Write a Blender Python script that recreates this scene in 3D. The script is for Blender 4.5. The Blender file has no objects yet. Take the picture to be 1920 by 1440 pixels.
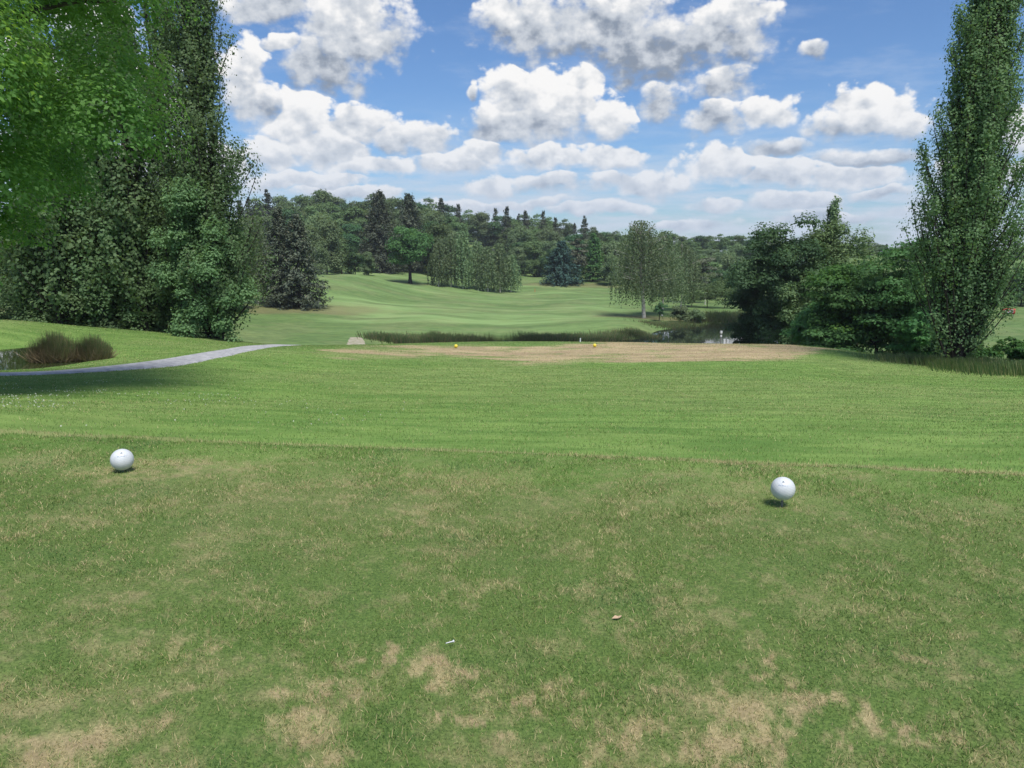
import bpy, math
import numpy as np
from mathutils import Vector

# ------------------------------------------------------------------ camera
PITCH = math.radians(10.0); FPX = 1423.0; EYE = 1.6
sc = bpy.context.scene
cam = bpy.data.objects.new('camera', bpy.data.cameras.new('camera'))
sc.collection.objects.link(cam)
cam.data.sensor_width = 36.0
cam.data.lens = FPX / 1920 * 36.0
cam.data.clip_start = 0.05; cam.data.clip_end = 6000
cam.location = (0, 0, EYE)
cam.rotation_euler = (math.pi / 2 - PITCH, 0, 0)
sc.camera = cam

sc.cycles.max_bounces = 5; sc.cycles.diffuse_bounces = 3; sc.cycles.glossy_bounces = 2
sc.cycles.transmission_bounces = 3; sc.cycles.transparent_max_bounces = 4; sc.cycles.volume_bounces = 0
sc.cycles.caustics_reflective = False; sc.cycles.caustics_refractive = False

# ------------------------------------------------------------------ light, exposure
SUN_AZ = math.radians(158); SUN_EL = math.radians(61)
sc.view_settings.view_transform = 'Standard'
sc.view_settings.look = 'None'
sc.view_settings.gamma = 1.0
sc.view_settings.exposure = 1.05
SUN_STRENGTH = 2.3
SKY_STRENGTH = 0.1
sun = bpy.data.objects.new('sun', bpy.data.lights.new('sun', 'SUN'))
sc.collection.objects.link(sun)
sun.data.energy = SUN_STRENGTH; sun.data.angle = math.radians(18.0); sun.data.color = (1.0, 0.95, 0.86)
sdir = Vector((math.sin(SUN_AZ) * math.cos(SUN_EL), math.cos(SUN_AZ) * math.cos(SUN_EL), math.sin(SUN_EL)))
sun.rotation_mode = 'QUATERNION'; sun.rotation_quaternion = sdir.to_track_quat('Z', 'Y')

def azel(px, py):
    a = (px - 960) / FPX; b = (720 - py) / FPX
    x = a; y = math.cos(PITCH) + b * math.sin(PITCH); z = -math.sin(PITCH) + b * math.cos(PITCH)
    return math.atan2(x, y), math.atan2(z, math.hypot(x, y))

class NT:
    def __init__(s, tree): s.t = tree
    def n(s, kind, **kw):
        nd = s.t.nodes.new(kind)
        for k, v in kw.items(): setattr(nd, k, v)
        return nd
    def l(s, a, b): s.t.links.new(a, b)
    def put(s, sock, v):
        if hasattr(v, 'is_linked') or hasattr(v, 'links'): s.l(v, sock)
        else: sock.default_value = v
    def m(s, op, a, b=None, c=None, clamp=False):
        nd = s.n('ShaderNodeMath', operation=op, use_clamp=clamp)
        s.put(nd.inputs[0], a)
        if b is not None: s.put(nd.inputs[1], b)
        if c is not None: s.put(nd.inputs[2], c)
        return nd.outputs[0]
    def mixf(s, f, a, b):
        nd = s.n('ShaderNodeMix', data_type='FLOAT')
        s.put(nd.inputs[0], f); s.put(nd.inputs[2], a); s.put(nd.inputs[3], b)
        return nd.outputs[0]
    def mixc(s, f, a, b, blend='MIX'):
        nd = s.n('ShaderNodeMix', data_type='RGBA', blend_type=blend)
        s.put(nd.inputs[0], f)
        for i, v in ((6, a), (7, b)):
            if isinstance(v, tuple): v = (*v[:3], 1)
            s.put(nd.inputs[i], v)
        return nd.outputs[2]
    def sstep(s, v, lo, hi):
        nd = s.n('ShaderNodeMapRange', interpolation_type='SMOOTHSTEP')
        s.put(nd.inputs[0], v); nd.inputs[1].default_value = lo; nd.inputs[2].default_value = hi
        return nd.outputs[0]
    def lin(s, v, lo, hi, a=0.0, b=1.0):
        nd = s.n('ShaderNodeMapRange')
        s.put(nd.inputs[0], v); nd.inputs[1].default_value = lo; nd.inputs[2].default_value = hi
        nd.inputs[3].default_value = a; nd.inputs[4].default_value = b
        return nd.outputs[0]
    def noise(s, vec, scale, detail=4, rough=0.55, dist=0.0, col=False, dim='3D'):
        nd = s.n('ShaderNodeTexNoise', noise_dimensions=dim)
        if vec is not None: s.l(vec, nd.inputs['Vector'])
        nd.inputs['Scale'].default_value = scale; nd.inputs['Detail'].default_value = detail
        nd.inputs['Roughness'].default_value = rough; nd.inputs['Distortion'].default_value = dist
        return nd.outputs['Color' if col else 'Fac']
    def xyz(s, x, y, z):
        nd = s.n('ShaderNodeCombineXYZ')
        for i, v in enumerate((x, y, z)): s.put(nd.inputs[i], v)
        return nd.outputs[0]
    def attr(s, name):
        return s.n('ShaderNodeAttribute', attribute_name=name).outputs['Fac']

# ------------------------------------------------------------------ world: sky with cumulus clouds
# cumulus banks: centre px, centre row, half width, rise above, drop below, brightness offset, softness
CLOUDS = [
 (655, 40, 115, 90, 75, -.06), (700, 80, 70, 50, 45, -.14), (615, 120, 80, 70, 55, -.25), (530, 85, 50, 22, 14, -.1),
 (455, 145, 48, 75, 60, .0), (490, 195, 45, 50, 45, -.12), (500, 10, 100, 45, 26, -.22),
 (565, 240, 75, 68, 55, .12), (620, 285, 95, 50, 35, .05), (520, 300, 60, 45, 25, .12), (675, 240, 60, 45, 42, .0),
 (800, 258, 62, 30, 34, -.02), (690, 315, 95, 24, 18, .08), (560, 345, 110, 22, 16, .0), (730, 262, 60, 30, 30, -.06),
 (850, 308, 70, 30, 20, .04), (905, 290, 38, 30, 22, .0), (889, 178, 13, 15, 18, -.1),
 (1050, 190, 92, 72, 66, .12), (965, 175, 52, 50, 50, .08), (1005, 232, 125, 40, 46, -.03), (1140, 228, 50, 40, 36, .12),
 (930, 245, 70, 30, 26, -.16), (1085, 150, 45, 34, 30, .1),
 (985, 45, 100, 60, 60, -.1), (1110, 55, 160, 90, 75, -.22), (1210, 85, 160, 75, 76, -.34), (1345, 65, 100, 60, 75, -.18),
 (1160, 10, 120, 60, 40, .05), (1385, 40, 62, 55, 50, -.02),
 (1362, 160, 72, 40, 38, -.18), (1242, 190, 38, 34, 32, -.22), (1345, 222, 62, 26, 28, -.14), (1432, 215, 52, 36, 22, .0),
 (1030, 300, 90, 28, 22, .04), (1152, 298, 60, 28, 24, .02), (1195, 348, 90, 26, 18, .0), (1030, 342, 85, 15, 18, -.08), (918, 350, 52, 20, 16, .04),
 (1350, 312, 82, 42, 32, .08), (1460, 335, 85, 32, 22, .04), (1590, 335, 100, 32, 24, .06), (1490, 380, 110, 16, 14, -.1),
 (1640, 222, 88, 45, 36, .1), (1618, 190, 52, 32, 40, .12), (1570, 240, 62, 30, 30, -.14), (1700, 235, 45, 32, 30, .02),
 (1640, 296, 120, 16, 20, -.34), (1350, 385, 60, 10, 12, .0), (1530, 88, 30, 16, 16, -.22), (1450, 275, 70, 16, 18, -.26),
 (1120, 392, 90, 12, 12, -.1), (880, 385, 90, 12, 14, -.06), (640, 368, 110, 14, 14, -.05), (1290, 415, 90, 10, 12, -.14),
 (1570, 405, 120, 12, 14, -.2), (1660, 365, 70, 12, 12, -.1), (1000, 378, 70, 8, 12, -.1),
 (250, 200, 120, 90, 70, .0), (330, 320, 150, 60, 40, .05), (180, 60, 90, 60, 50, .0), (60, 140, 60, 60, 50, .05), (80, 300, 120, 60, 40, .0),
 (1930, 260, 60, 50, 30, .0), (1860, 330, 90, 30, 20, .0), (1700, -80, 120, 60, 50, -.05), (900, -90, 150, 60, 60, -.1),
]
w = bpy.data.worlds.new('World'); sc.world = w; w.use_nodes = True
w.node_tree.nodes.clear(); w.cycles.sampling_method = 'NONE'
N = NT(w.node_tree)
out = N.n('ShaderNodeOutputWorld'); bg = N.n('ShaderNodeBackground')
bg.inputs['Strength'].default_value = SKY_STRENGTH
N.l(bg.outputs[0], out.inputs[0])
sky = N.n('ShaderNodeTexSky', sky_type='NISHITA')
sky.sun_disc = False; sky.sun_elevation = SUN_EL; sky.sun_rotation = SUN_AZ
sky.air_density = 1.0; sky.dust_density = 0.6; sky.ozone_density = 2.5; sky.altitude = 100
tc = N.n('ShaderNodeTexCoord'); sep = N.n('ShaderNodeSeparateXYZ'); N.l(tc.outputs['Generated'], sep.inputs[0])
AZ = N.m('ARCTAN2', sep.outputs[0], sep.outputs[1]); EL = N.m('ARCSINE', sep.outputs[2])
# slow domain warp
wv = N.noise(N.xyz(AZ, EL, 3.3), 14, 3, .5, col=True)
ws = N.n('ShaderNodeSeparateColor'); N.l(wv, ws.inputs[0])
WAMP = .05
az = N.m('ADD', AZ, N.m('MULTIPLY', N.m('SUBTRACT', ws.outputs[0], .5), WAMP))
el = N.m('ADD', EL, N.m('MULTIPLY', N.m('SUBTRACT', ws.outputs[1], .5), WAMP * .8))
F = None; S = None
for (cx, cy, hw, up, lo, br) in CLOUDS:
    a0, e0 = azel(cx, cy)
    A = abs(azel(cx + hw, cy)[0] - a0) * 1.25
    U = abs(azel(cx, cy - up)[1] - e0) * 1.28; L = abs(azel(cx, cy + lo)[1] - e0) * 1.25
    dx = N.m('DIVIDE', N.m('SUBTRACT', az, a0), A)
    dy = N.m('SUBTRACT', el, e0)
    dyn = N.m('MAXIMUM', N.m('DIVIDE', dy, U), N.m('DIVIDE', dy, -L))
    d = N.m('SUBTRACT', 1.0, N.m('SQRT', N.m('ADD', N.m('MULTIPLY', dx, dx), N.m('MULTIPLY', dyn, dyn))))
    s = N.m('MULTIPLY_ADD', dy, .46 / max(U, .01), .62 + br)
    if F is None: F, S = d, s
    else:
        S = N.mixf(N.sstep(N.m('SUBTRACT', d, F), -.12, .12), S, s)
        F = N.m('MAXIMUM', F, d)
F = N.m('MAXIMUM', F, -1.2)
# other quarters of the sky: loose cumulus so that the place is lit from all round
plane = N.xyz(N.m('DIVIDE', sep.outputs[0], N.m('MAXIMUM', sep.outputs[2], .06)), N.m('DIVIDE', sep.outputs[1], N.m('MAXIMUM', sep.outputs[2], .06)), 0)
loose = N.m('MULTIPLY', N.m('SUBTRACT', N.noise(plane, .8, 5, .5), .52), 3.0)
side = N.m('MAXIMUM', N.sstep(N.m('ABSOLUTE', AZ), .66, .9), N.sstep(EL, .36, .55))
F = N.mixf(side, F, loose); S = N.mixf(side, S, .68)
pz = N.xyz(AZ, N.m('MULTIPLY', EL, 1.35), .7)
def puffs(dx, dy):
    v = N.xyz(N.m('ADD', AZ, dx), N.m('MULTIPLY', N.m('ADD', EL, dy), 1.35), .7)
    n1 = N.noise(v, 22, 8 if dx == 0 else 5, .56, dim='2D')
    vo = N.n('ShaderNodeTexVoronoi', feature='SMOOTH_F1', voronoi_dimensions='2D'); N.l(v, vo.inputs['Vector'])
    vo.inputs['Scale'].default_value = 34; vo.inputs['Detail'].default_value = 3; vo.inputs['Roughness'].default_value = .55
    vo.inputs['Smoothness'].default_value = .35
    return N.m('ADD', N.m('MULTIPLY', N.m('SUBTRACT', n1, .5), 1.7), N.m('MULTIPLY', N.m('SUBTRACT', .45, vo.outputs['Distance']), .75))
P0 = puffs(0, 0); PA = puffs(.0005, 0); P1 = puffs(.009, .018)
low = N.sstep(EL, .20, .02)
dens = N.m('ADD', F, N.m('MULTIPLY', P0, N.mixf(low, .62, .5)))
crisp = N.sstep(S, .50, .85)
alpha = N.sstep(N.m('DIVIDE', N.m('ADD', dens, .22), N.mixf(crisp, .66, .30)), 0, 1)
relief = N.m('MULTIPLY', N.m('SUBTRACT', PA, P1), .50)
big = N.m('MULTIPLY', N.m('SUBTRACT', N.noise(pz, 11, 4, .55), .5), .3)
lum = N.m('ADD', N.m('ADD', S, relief), big)
edge = N.m('MULTIPLY', N.sstep(dens, .6, -.05), .16)
lum = N.m('ADD', lum, edge)
lum = N.lin(lum, .05, 1.05)
gray = (1.25, 1.5, 1.9); mid = (2.9, 3.1, 3.4); white = (4.75, 4.7, 4.65)
ccol = N.mixc(N.sstep(lum, 0, .5), gray, mid)
ccol = N.mixc(N.sstep(lum, .4, 1.0), ccol, white)
ccol = N.mixc(N.m('MULTIPLY', low, .58), ccol, (2.75, 3.2, 3.9))
# streaky high cirrus and low strata
st = N.noise(N.xyz(N.m('MULTIPLY', AZ, 1.0), N.m('MULTIPLY', EL, 6.0), 9.1), 9, 7, .6)
strata = N.m('MULTIPLY', N.sstep(st, .34, .62), N.m('MULTIPLY', low, .9))
cirr = N.m('MULTIPLY', N.sstep(N.noise(N.xyz(N.m('ADD', AZ, N.m('MULTIPLY', EL, .8)), N.m('MULTIPLY', EL, 4.0), 2.2), 7, 8, .65), .5, .8), .3)
gm = N.n('ShaderNodeGamma'); N.l(sky.outputs[0], gm.inputs[0]); gm.inputs[1].default_value = 1.0
skyc = N.mixc(1.0, sky.outputs[0], (.36, .48, .62), 'MULTIPLY')
c1 = N.mixc(cirr, skyc, (3.2, 3.6, 4.2))
c2 = N.mixc(strata, c1, (3.0, 3.4, 4.0))
c3 = N.mixc(alpha, c2, ccol)
N.l(c3, bg.inputs['Color'])

# ------------------------------------------------------------------ numpy helpers
rng = np.random.default_rng(11)
def _h(ix, iy, seed):
    n = (ix.astype(np.int64) * 374761393 + iy.astype(np.int64) * 668265263 + seed * 982451653) & 0xffffffff
    n = ((n ^ (n >> 13)) * 1274126177) & 0xffffffff
    return ((n ^ (n >> 16)) & 0xffff) / 65535.0
def vnoise(x, y, seed=0):
    ix = np.floor(x); iy = np.floor(y); fx = x - ix; fy = y - iy
    fx = fx * fx * (3 - 2 * fx); fy = fy * fy * (3 - 2 * fy)
    a = _h(ix, iy, seed); b = _h(ix + 1, iy, seed); c = _h(ix, iy + 1, seed); d = _h(ix + 1, iy + 1, seed)
    return (a * (1 - fx) + b * fx) * (1 - fy) + (c * (1 - fx) + d * fx) * fy
def fbm(x, y, f, octv=4, seed=0, gain=.5):
    s = 0; amp = 1; t = 0
    for i in range(octv):
        s = s + amp * vnoise(x * f + 17.3 * i, y * f - 9.1 * i, seed + i); t += amp; amp *= gain; f *= 2.03
    return s / t
def sm(v, a, b):
    t = np.clip((v - a) / (b - a), 0, 1); return t * t * (3 - 2 * t)

# ------------------------------------------------------------------ terrain heights
def zof(px, py, R):
    a = (px - 960) / FPX; b = (720 - py) / FPX
    return EYE + R * (-math.sin(PITCH) + b * math.cos(PITCH)) / math.hypot(a, math.cos(PITCH) + b * math.sin(PITCH))
Z = lambda R, z: (R, None, z)
tail = [(700, 482), (1200, 476)]
COL = {
 -500: [(9,778),(14,738),(20,708),(23,700),(26,693),Z(27.2,-2.15),Z(31,-2.2),(32.5,655),(38,600),(40,599),Z(46,-2.0),(60,586),(110,572),(200,530),(330,480)],
 0: [(9,778),(14,738),(20,708),(23,701),(26,693),Z(27.2,-2.2),Z(31,-2.25),(32.5,655),(38,598),(40,597),Z(46,-2.0),(60,584),(110,570),(200,530),(330,480)],
 100: [(9,780),(14,738),(20,706),(23,696),(27,684),Z(28,-2.1),Z(30.5,-2.15),(31.5,657),(35,632),(38,609),(40,608),Z(46,-2.2),(60,590),(110,570),(200,530),(330,480)],
 200: [(9,781),(14,738),(20,700),(24,683),(28,668),(32,645),(38,618),(40,617.5),Z(46,-2.6),Z(60,-3.2),(110,575),(200,535),(330,482)],
 350: [(9,783),(14,740),(18,710),(20,694),(24,673),(28,656),(34,640),(38,628),(40,629),Z(50,-3.5),Z(80,-5.5),(110,590),(140,565),(200,530),(330,480)],
 450: [(9,785),(14,741),(19,706),(23,683),(28,664),(34,649),(38,640),(41,641),Z(55,-6),Z(72,-7.9),(85,641),(95,620),(115,585),(125,570),(140,550),(160,525),(200,500),(330,455)],
 500: [(9,786),(14,742),(20,703),(24,680),(29,658),(33,650),(38,648),(42,651),Z(58,-7),Z(75,-8.3),(88,640),(98,618),(115,590),(125,572),(135,555),(150,535),(165,522),(200,505),(250,490),(330,458),(450,435)],
 600: [(9,789),(14,744),(20,706),(25,682),(30,660),(33,652),(38,646),(42,647),Z(58,-7.2),Z(75,-8.5),(88,638),(98,618),(115,588),(130,558),(145,530),(155,513),(160,512),Z(180,-4),(220,500),(330,455),(450,432)],
 690: [(9,791),(14,745),(20,708),(26,680),(31,661),(34,651),(38,644),(42,646),Z(58,-8),Z(70,-9.2),(90,634),(100,615),(120,585),(140,552),(158,526),(168,516),Z(182,-4.8),(220,503),(330,455),(450,430)],
 770: [(9,792),(14,746),(20,709),(27,681),(32,662),(36,647),(38,642),(42,644),Z(56,-8.5),Z(66,-10),Z(86,-10),(92,628),(100,612),(125,580),(150,555),(175,538),(185,530),(200,522),(250,500),(330,462),(450,432)],
 950: [(9,795),(14,748),(20,712),(27,684),(32,665),(36,648),(39,640),(42,641.5),Z(55,-8.5),Z(63,-10),Z(87,-10),(93,627),(105,610),(130,585),(160,565),(190,549),(205,538),(230,522),(260,515),(300,490),(330,478),(350,466),(400,455),(450,445)],
 1200: [(9,799),(14,750),(20,713),(27,685),(32,666),(36,649),(39,640),(42,642),Z(55,-8.5),Z(63,-10),Z(87,-10),Z(93,-9.3),(100,607),(110,598),(118,594),(130,582),(160,563),(200,546),(250,515),(330,478),(450,455)],
 1232: [(9,800),(14,751),(20,714),(27,686),(32,667),(36,650),(39,640.5),(42,642),Z(55,-8.5),Z(63,-10),Z(104,-10),(108,610.5),(112,604),(118,596),(130,581),(160,566),(200,547),(250,515),(330,479)],
 1300: [(9,802),(14,752),(20,715),(27,686),(32,667),(36,650),(39,641),(42,643),Z(55,-8.5),Z(63,-10),Z(105,-10),(109.5,610),(114,603),(125,590),(132,580),(160,572),(200,550),(330,480),(450,452)],
 1400: [(9,805),(14,754),(20,717),(27,687),(32,668),(36,651),(39,641.5),(42,644),Z(55,-8.5),Z(68,-9.0),Z(80,-9.8),Z(111,-10),(116,606),(122,600),(135,582),(200,552),(330,482),(450,452)],
 1500: [(9,808),(14,757),(20,719),(27,689),(32,671),(36,654),(38,648),(39.5,645),(42,647),Z(55,-8),Z(65,-8.8),Z(85,-9.6),Z(118,-9.8),(122,603),(150,585),(200,560),(330,490),(450,455)],
 1600: [(9,812),(14,762),(20,724),(26,700),(30,684),(34,668),(36,660),(38,656),(40,657),Z(46,-5),Z(60,-7.5),Z(85,-9),Z(120,-8.5),(150,585),(330,490),(450,458)],
 1700: [(9,818),(14,768),(20,730),(25,708),(29,692),(33,680),(36,673),(40,672),Z(46,-4.6),Z(60,-6.5),Z(90,-7.5),(130,590),(150,580),(330,492),(450,460)],
 1800: [(9,822),(14,775),(20,735),(25,713),(29,698),(32,688),(36,684),Z(42,-4),Z(60,-6),(80,655),(110,615),(140,580),(150,577),(330,492),(450,460)],
 1920: [(9,826),(14,780),(20,742),(24,722),(28,704),(32,694),(36,690),Z(42,-4.3),Z(60,-6.3),(80,658),(110,618),(140,579),(148,577),(330,492),(450,462)],
 2400: [(9,826),(14,780),(20,742),(24,722),(28,704),(32,694),(36,690),Z(42,-4.3),Z(60,-6.3),(80,658),(110,618),(140,579),(148,577),(330,492),(450,462)],
}
LR = np.linspace(math.log(0.3), math.log(3000), 1800)
RR = np.exp(LR)
def bearing(px, py=600): return azel(px, py)[0]
def redge(th): return min(9.0, 5.88 / max(.35, math.cos(th) + .15 * math.sin(th)))
prof = []; bears = []
for px in sorted(COL):
    cols = [q for q in COL[px] if not (px >= 1200 and q[0] == 450)] + ([(450, 474)] if px >= 1200 else []) + tail
    k = [(r[0], r[2] if len(r) == 3 else zof(px, r[1], r[0])) for r in cols]
    th = bearing(px); re = redge(th)
    k = [(0, 0.0), (re, 0.0), (re + .12, -.04)] + k
    prof.append(np.interp(RR, [q[0] for q in k], [q[1] for q in k])); bears.append(th)
dflt = np.interp(RR, [0, 9, 25, 60, 200, 600, 3000], [0, 0, -1.2, -2.5, -3, 2, 2])
bears = [-math.pi, bears[0] - .35] + bears + [bears[-1] + .35, math.pi]
prof = [dflt, dflt] + prof + [dflt, dflt]
BG = np.radians(np.arange(-180, 180.01, .25))
prof = np.array(prof)
TAB = np.empty((len(BG), len(RR)))
for j in range(len(RR)): TAB[:, j] = np.interp(BG, bears, prof[:, j])
def blur(T, sig, axis):
    k = int(3 * sig); w_ = np.exp(-.5 * (np.arange(-k, k + 1) / sig) ** 2); w_ /= w_.sum()
    P = np.pad(T, [(k, k) if i == axis else (0, 0) for i in range(2)], mode='edge')
    R_ = 0
    for i, ww in enumerate(w_):
        sl = [slice(None)] * 2; sl[axis] = slice(i, i + T.shape[axis]); R_ = R_ + ww * P[tuple(sl)]
    return R_
near = RR < 7.5
TS = blur(blur(TAB, 5.0, 1), 5.0, 0)
wgt = sm(RR, 7.0, 10.0)[None, :]
TAB = blur(TAB, 1.0, 1) * (1 - wgt) + TS * wgt
def hgt(x, y):
    x = np.asarray(x, float); y = np.asarray(y, float)
    R = np.maximum(np.hypot(x, y), .31); th = np.arctan2(x, y)
    fi = (th + math.pi) / (2 * math.pi) * (len(BG) - 1); fj = (np.log(R) - LR[0]) / (LR[1] - LR[0])
    i = np.clip(np.floor(fi).astype(int), 0, len(BG) - 2); j = np.clip(np.floor(fj).astype(int), 0, len(RR) - 2)
    u = np.clip(fi - i, 0, 1); v = np.clip(fj - j, 0, 1)
    z = (TAB[i, j] * (1 - u) + TAB[i + 1, j] * u) * (1 - v) + (TAB[i, j + 1] * (1 - u) + TAB[i + 1, j + 1] * u) * v
    z = z + sm(R, 7, 30) * (fbm(x, y, .09, 3, 5) - .5) * np.clip(R * .008, 0, 1.4)
    return z
def spot(px, R, py=560):
    th = bearing(px, py); x = R * math.sin(th); y = R * math.cos(th)
    return x, y, float(hgt(x, y))
def hit(px, py, r0=2.0, r1=600):
    """walk a sight line on to the ground, to find where a thing of the photo stands"""
    th, e = azel(px, py); r = r0
    while r < r1:
        x, y = r * math.sin(th), r * math.cos(th)
        if EYE + r * math.tan(e) <= float(hgt(x, y)): return x, y, float(hgt(x, y))
        r *= 1.002
    return x, y, float(hgt(x, y))
def row2z(px, py, R): return zof(px, py, R)

# ------------------------------------------------------------------ mesh helpers
COLL = sc.collection
def mesh(name, V, Q, mat=None, attrs=None, smooth=False, mats=None, midx=None):
    V = np.ascontiguousarray(V, dtype=np.float32); Q = np.ascontiguousarray(Q, dtype=np.int32)
    me = bpy.data.meshes.new(name)
    me.vertices.add(len(V)); me.vertices.foreach_set('co', V.ravel())
    n = Q.shape[1]
    me.loops.add(Q.size); me.loops.foreach_set('vertex_index', Q.ravel())
    me.polygons.add(len(Q)); me.polygons.foreach_set('loop_start', np.arange(0, Q.size, n, dtype=np.int32))
    if smooth: me.polygons.foreach_set('use_smooth', np.ones(len(Q), bool))
    for k, a in (attrs or {}).items():
        at = me.attributes.new(k, 'FLOAT', 'POINT'); at.data.foreach_set('value', np.ascontiguousarray(a, dtype=np.float32))
    for m_ in (mats or ([mat] if mat else [])): me.materials.append(m_)
    if midx is not None: me.polygons.foreach_set('material_index', np.asarray(midx, dtype=np.int32))
    me.update(calc_edges=True)
    return me
def obj(name, me, parent=None, loc=(0, 0, 0)):
    o = bpy.data.objects.new(name, me); COLL.objects.link(o); o.location = loc
    if parent: o.parent = parent
    return o
def tag(o, label=None, cat=None, group=None, kind=None):
    if label: o['label'] = label
    if cat: o['category'] = cat
    if group: o['group'] = group
    if kind: o['kind'] = kind
    return o
def empty(name, loc, rz=0, scale=(1, 1, 1)):
    o = bpy.data.objects.new(name, None); COLL.objects.link(o)
    o.location = loc; o.rotation_euler = (0, 0, rz); o.scale = scale; o.empty_display_size = .3
    return o
def dup(root, loc, rz, scale, name=None):
    r = root.copy(); COLL.objects.link(r); r.location = loc; r.rotation_euler = (0, 0, rz); r.scale = scale
    if name: r.name = name
    for ch in list(root.children):
        c = ch.copy(); COLL.objects.link(c); c.parent = r
    for k in ('label', 'group'):
        if k in r: del r[k]
    return r

def tube(pts, rad, ns=7):
    pts = np.asarray(pts, float); n = len(pts); rad = np.broadcast_to(rad, (n,)) if np.ndim(rad) == 0 else np.asarray(rad)
    V = []; t = np.gradient(pts, axis=0)
    for i in range(n):
        d = t[i] / (np.linalg.norm(t[i]) + 1e-9)
        ref = np.array([1, 0, 0]) if abs(d[0]) < .8 else np.array([0, 1, 0])
        u = np.cross(d, ref); u /= np.linalg.norm(u); v = np.cross(d, u)
        an = np.arange(ns) * 2 * math.pi / ns
        V.append(pts[i] + rad[i] * (np.cos(an)[:, None] * u + np.sin(an)[:, None] * v))
    V = np.concatenate(V); Q = []
    for i in range(n - 1):
        for k in range(ns):
            Q.append((i * ns + k, i * ns + (k + 1) % ns, (i + 1) * ns + (k + 1) % ns, (i + 1) * ns + k))
    return V, np.array(Q)
def join(parts):
    V = []; Q = []; o = 0
    for v, q in parts: V.append(v); Q.append(q + o); o += len(v)
    return np.concatenate(V), np.concatenate(Q)
def leafquads(C, s, nrm, r, asp=.6):
    n = len(C); nrm = nrm / (np.linalg.norm(nrm, axis=1, keepdims=True) + 1e-9)
    a = r.normal(size=(n, 3)); u = np.cross(nrm, a); u /= (np.linalg.norm(u, axis=1, keepdims=True) + 1e-9); v = np.cross(nrm, u)
    s = np.broadcast_to(s, (n,))[:, None]
    fold = nrm * s * .12
    V = np.stack([C + u * s * .5, C + v * s * .5 * asp + fold, C - u * s * .5, C - v * s * .5 * asp + fold], 1).reshape(-1, 3)
    return V, np.arange(4 * n).reshape(-1, 4)
def unit(r, n):
    d = r.normal(size=(n, 3)); return d / np.linalg.norm(d, axis=1, keepdims=True)

# ------------------------------------------------------------------ materials
def newmat(name):
    m = bpy.data.materials.new(name); m.use_nodes = True; m.node_tree.nodes.clear()
    n = NT(m.node_tree); o = n.n('ShaderNodeOutputMaterial'); return m, n, o
def foliage(name, dark, light, yellow, trans=.35, vary=.22):
    gain = 1.32; dark, light, yellow = (tuple(q * gain for q in w_) for w_ in (dark, light, yellow)); trans += .06
    m, n, o = newmat(name)
    r = n.attr('rnd'); t = n.n('ShaderNodeTexCoord')
    info = n.n('ShaderNodeObjectInfo')
    nz = n.noise(t.outputs['Object'], .45, 4, .6)
    f = n.m('ADD', n.m('MULTIPLY', r, .5), n.m('MULTIPLY', n.sstep(nz, .35, .68), .5))
    c = n.mixc(f, dark, light)
    c = n.mixc(n.m('MULTIPLY', n.sstep(r, .75, 1.0), .55), c, yellow)
    hs = n.n('ShaderNodeHueSaturation'); n.l(c, hs.inputs['Color'])
    n.put(hs.inputs['Value'], n.lin(info.outputs['Random'], 0, 1, 1 - vary, 1 + vary))
    n.put(hs.inputs['Hue'], n.lin(info.outputs['Random'], 0, 1, .487, .512))
    c = hs.outputs[0]
    p = n.n('ShaderNodeBsdfPrincipled'); n.l(c, p.inputs['Base Color']); p.inputs['Roughness'].default_value = .6
    p.inputs['Specular IOR Level'].default_value = .25
    tr = n.n('ShaderNodeBsdfTranslucent'); n.l(n.mixc(.5, c, n.mixc(1.0, c, (1.5, 1.35, .5), 'MULTIPLY')), tr.inputs['Color'])
    mx = n.n('ShaderNodeMixShader'); mx.inputs[0].default_value = trans
    n.l(p.outputs[0], mx.inputs[1]); n.l(tr.outputs[0], mx.inputs[2]); n.l(mx.outputs[0], o.inputs[0])
    return m
def plain(name, col, rough=.6, noise_amt=.25, scale=8, bump=.0, spec=.3, col2=None):
    m, n, o = newmat(name)
    t = n.n('ShaderNodeTexCoord'); nz = n.noise(t.outputs['Object'], scale, 5, .6)
    c2 = col2 or tuple(x * (1 - noise_amt) for x in col)
    c = n.mixc(n.sstep(nz, .35, .65), col, c2)
    p = n.n('ShaderNodeBsdfPrincipled'); n.l(c, p.inputs['Base Color']); p.inputs['Roughness'].default_value = rough
    p.inputs['Specular IOR Level'].default_value = spec
    if bump:
        b = n.n('ShaderNodeBump'); b.inputs['Strength'].default_value = bump; b.inputs['Distance'].default_value = .02
        n.l(n.noise(t.outputs['Object'], scale * 5, 5, .6), b.inputs['Height']); n.l(b.outputs[0], p.inputs['Normal'])
    n.l(p.outputs[0], o.inputs[0]); return m

M = {}
M['maple'] = foliage('maple_leaves', (.075, .165, .050), (.165, .295, .072), (.30, .43, .08), .50)
M['poplar'] = foliage('poplar_leaves', (.082, .148, .068), (.140, .225, .100), (.19, .26, .11), .38)
M['oak'] = foliage('oak_leaves', (.048, .120, .044), (.088, .188, .058), (.13, .24, .06), .34)
M['dark'] = foliage('dark_leaves', (.042, .098, .048), (.074, .148, .058), (.11, .18, .06), .32)
M['mixed'] = foliage('wood_leaves', (.065, .115, .050), (.125, .185, .075), (.17, .22, .09), .3, .3)
M['pale'] = foliage('pale_leaves', (.095, .150, .078), (.170, .235, .120), (.21, .26, .13), .34)
M['birch'] = foliage('birch_leaves', (.085, .130, .070), (.150, .200, .105), (.19, .24, .12), .34)
M['spruce'] = foliage('spruce_needles', (.045, .062, .044), (.085, .098, .066), (.13, .11, .08), .12)
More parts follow.
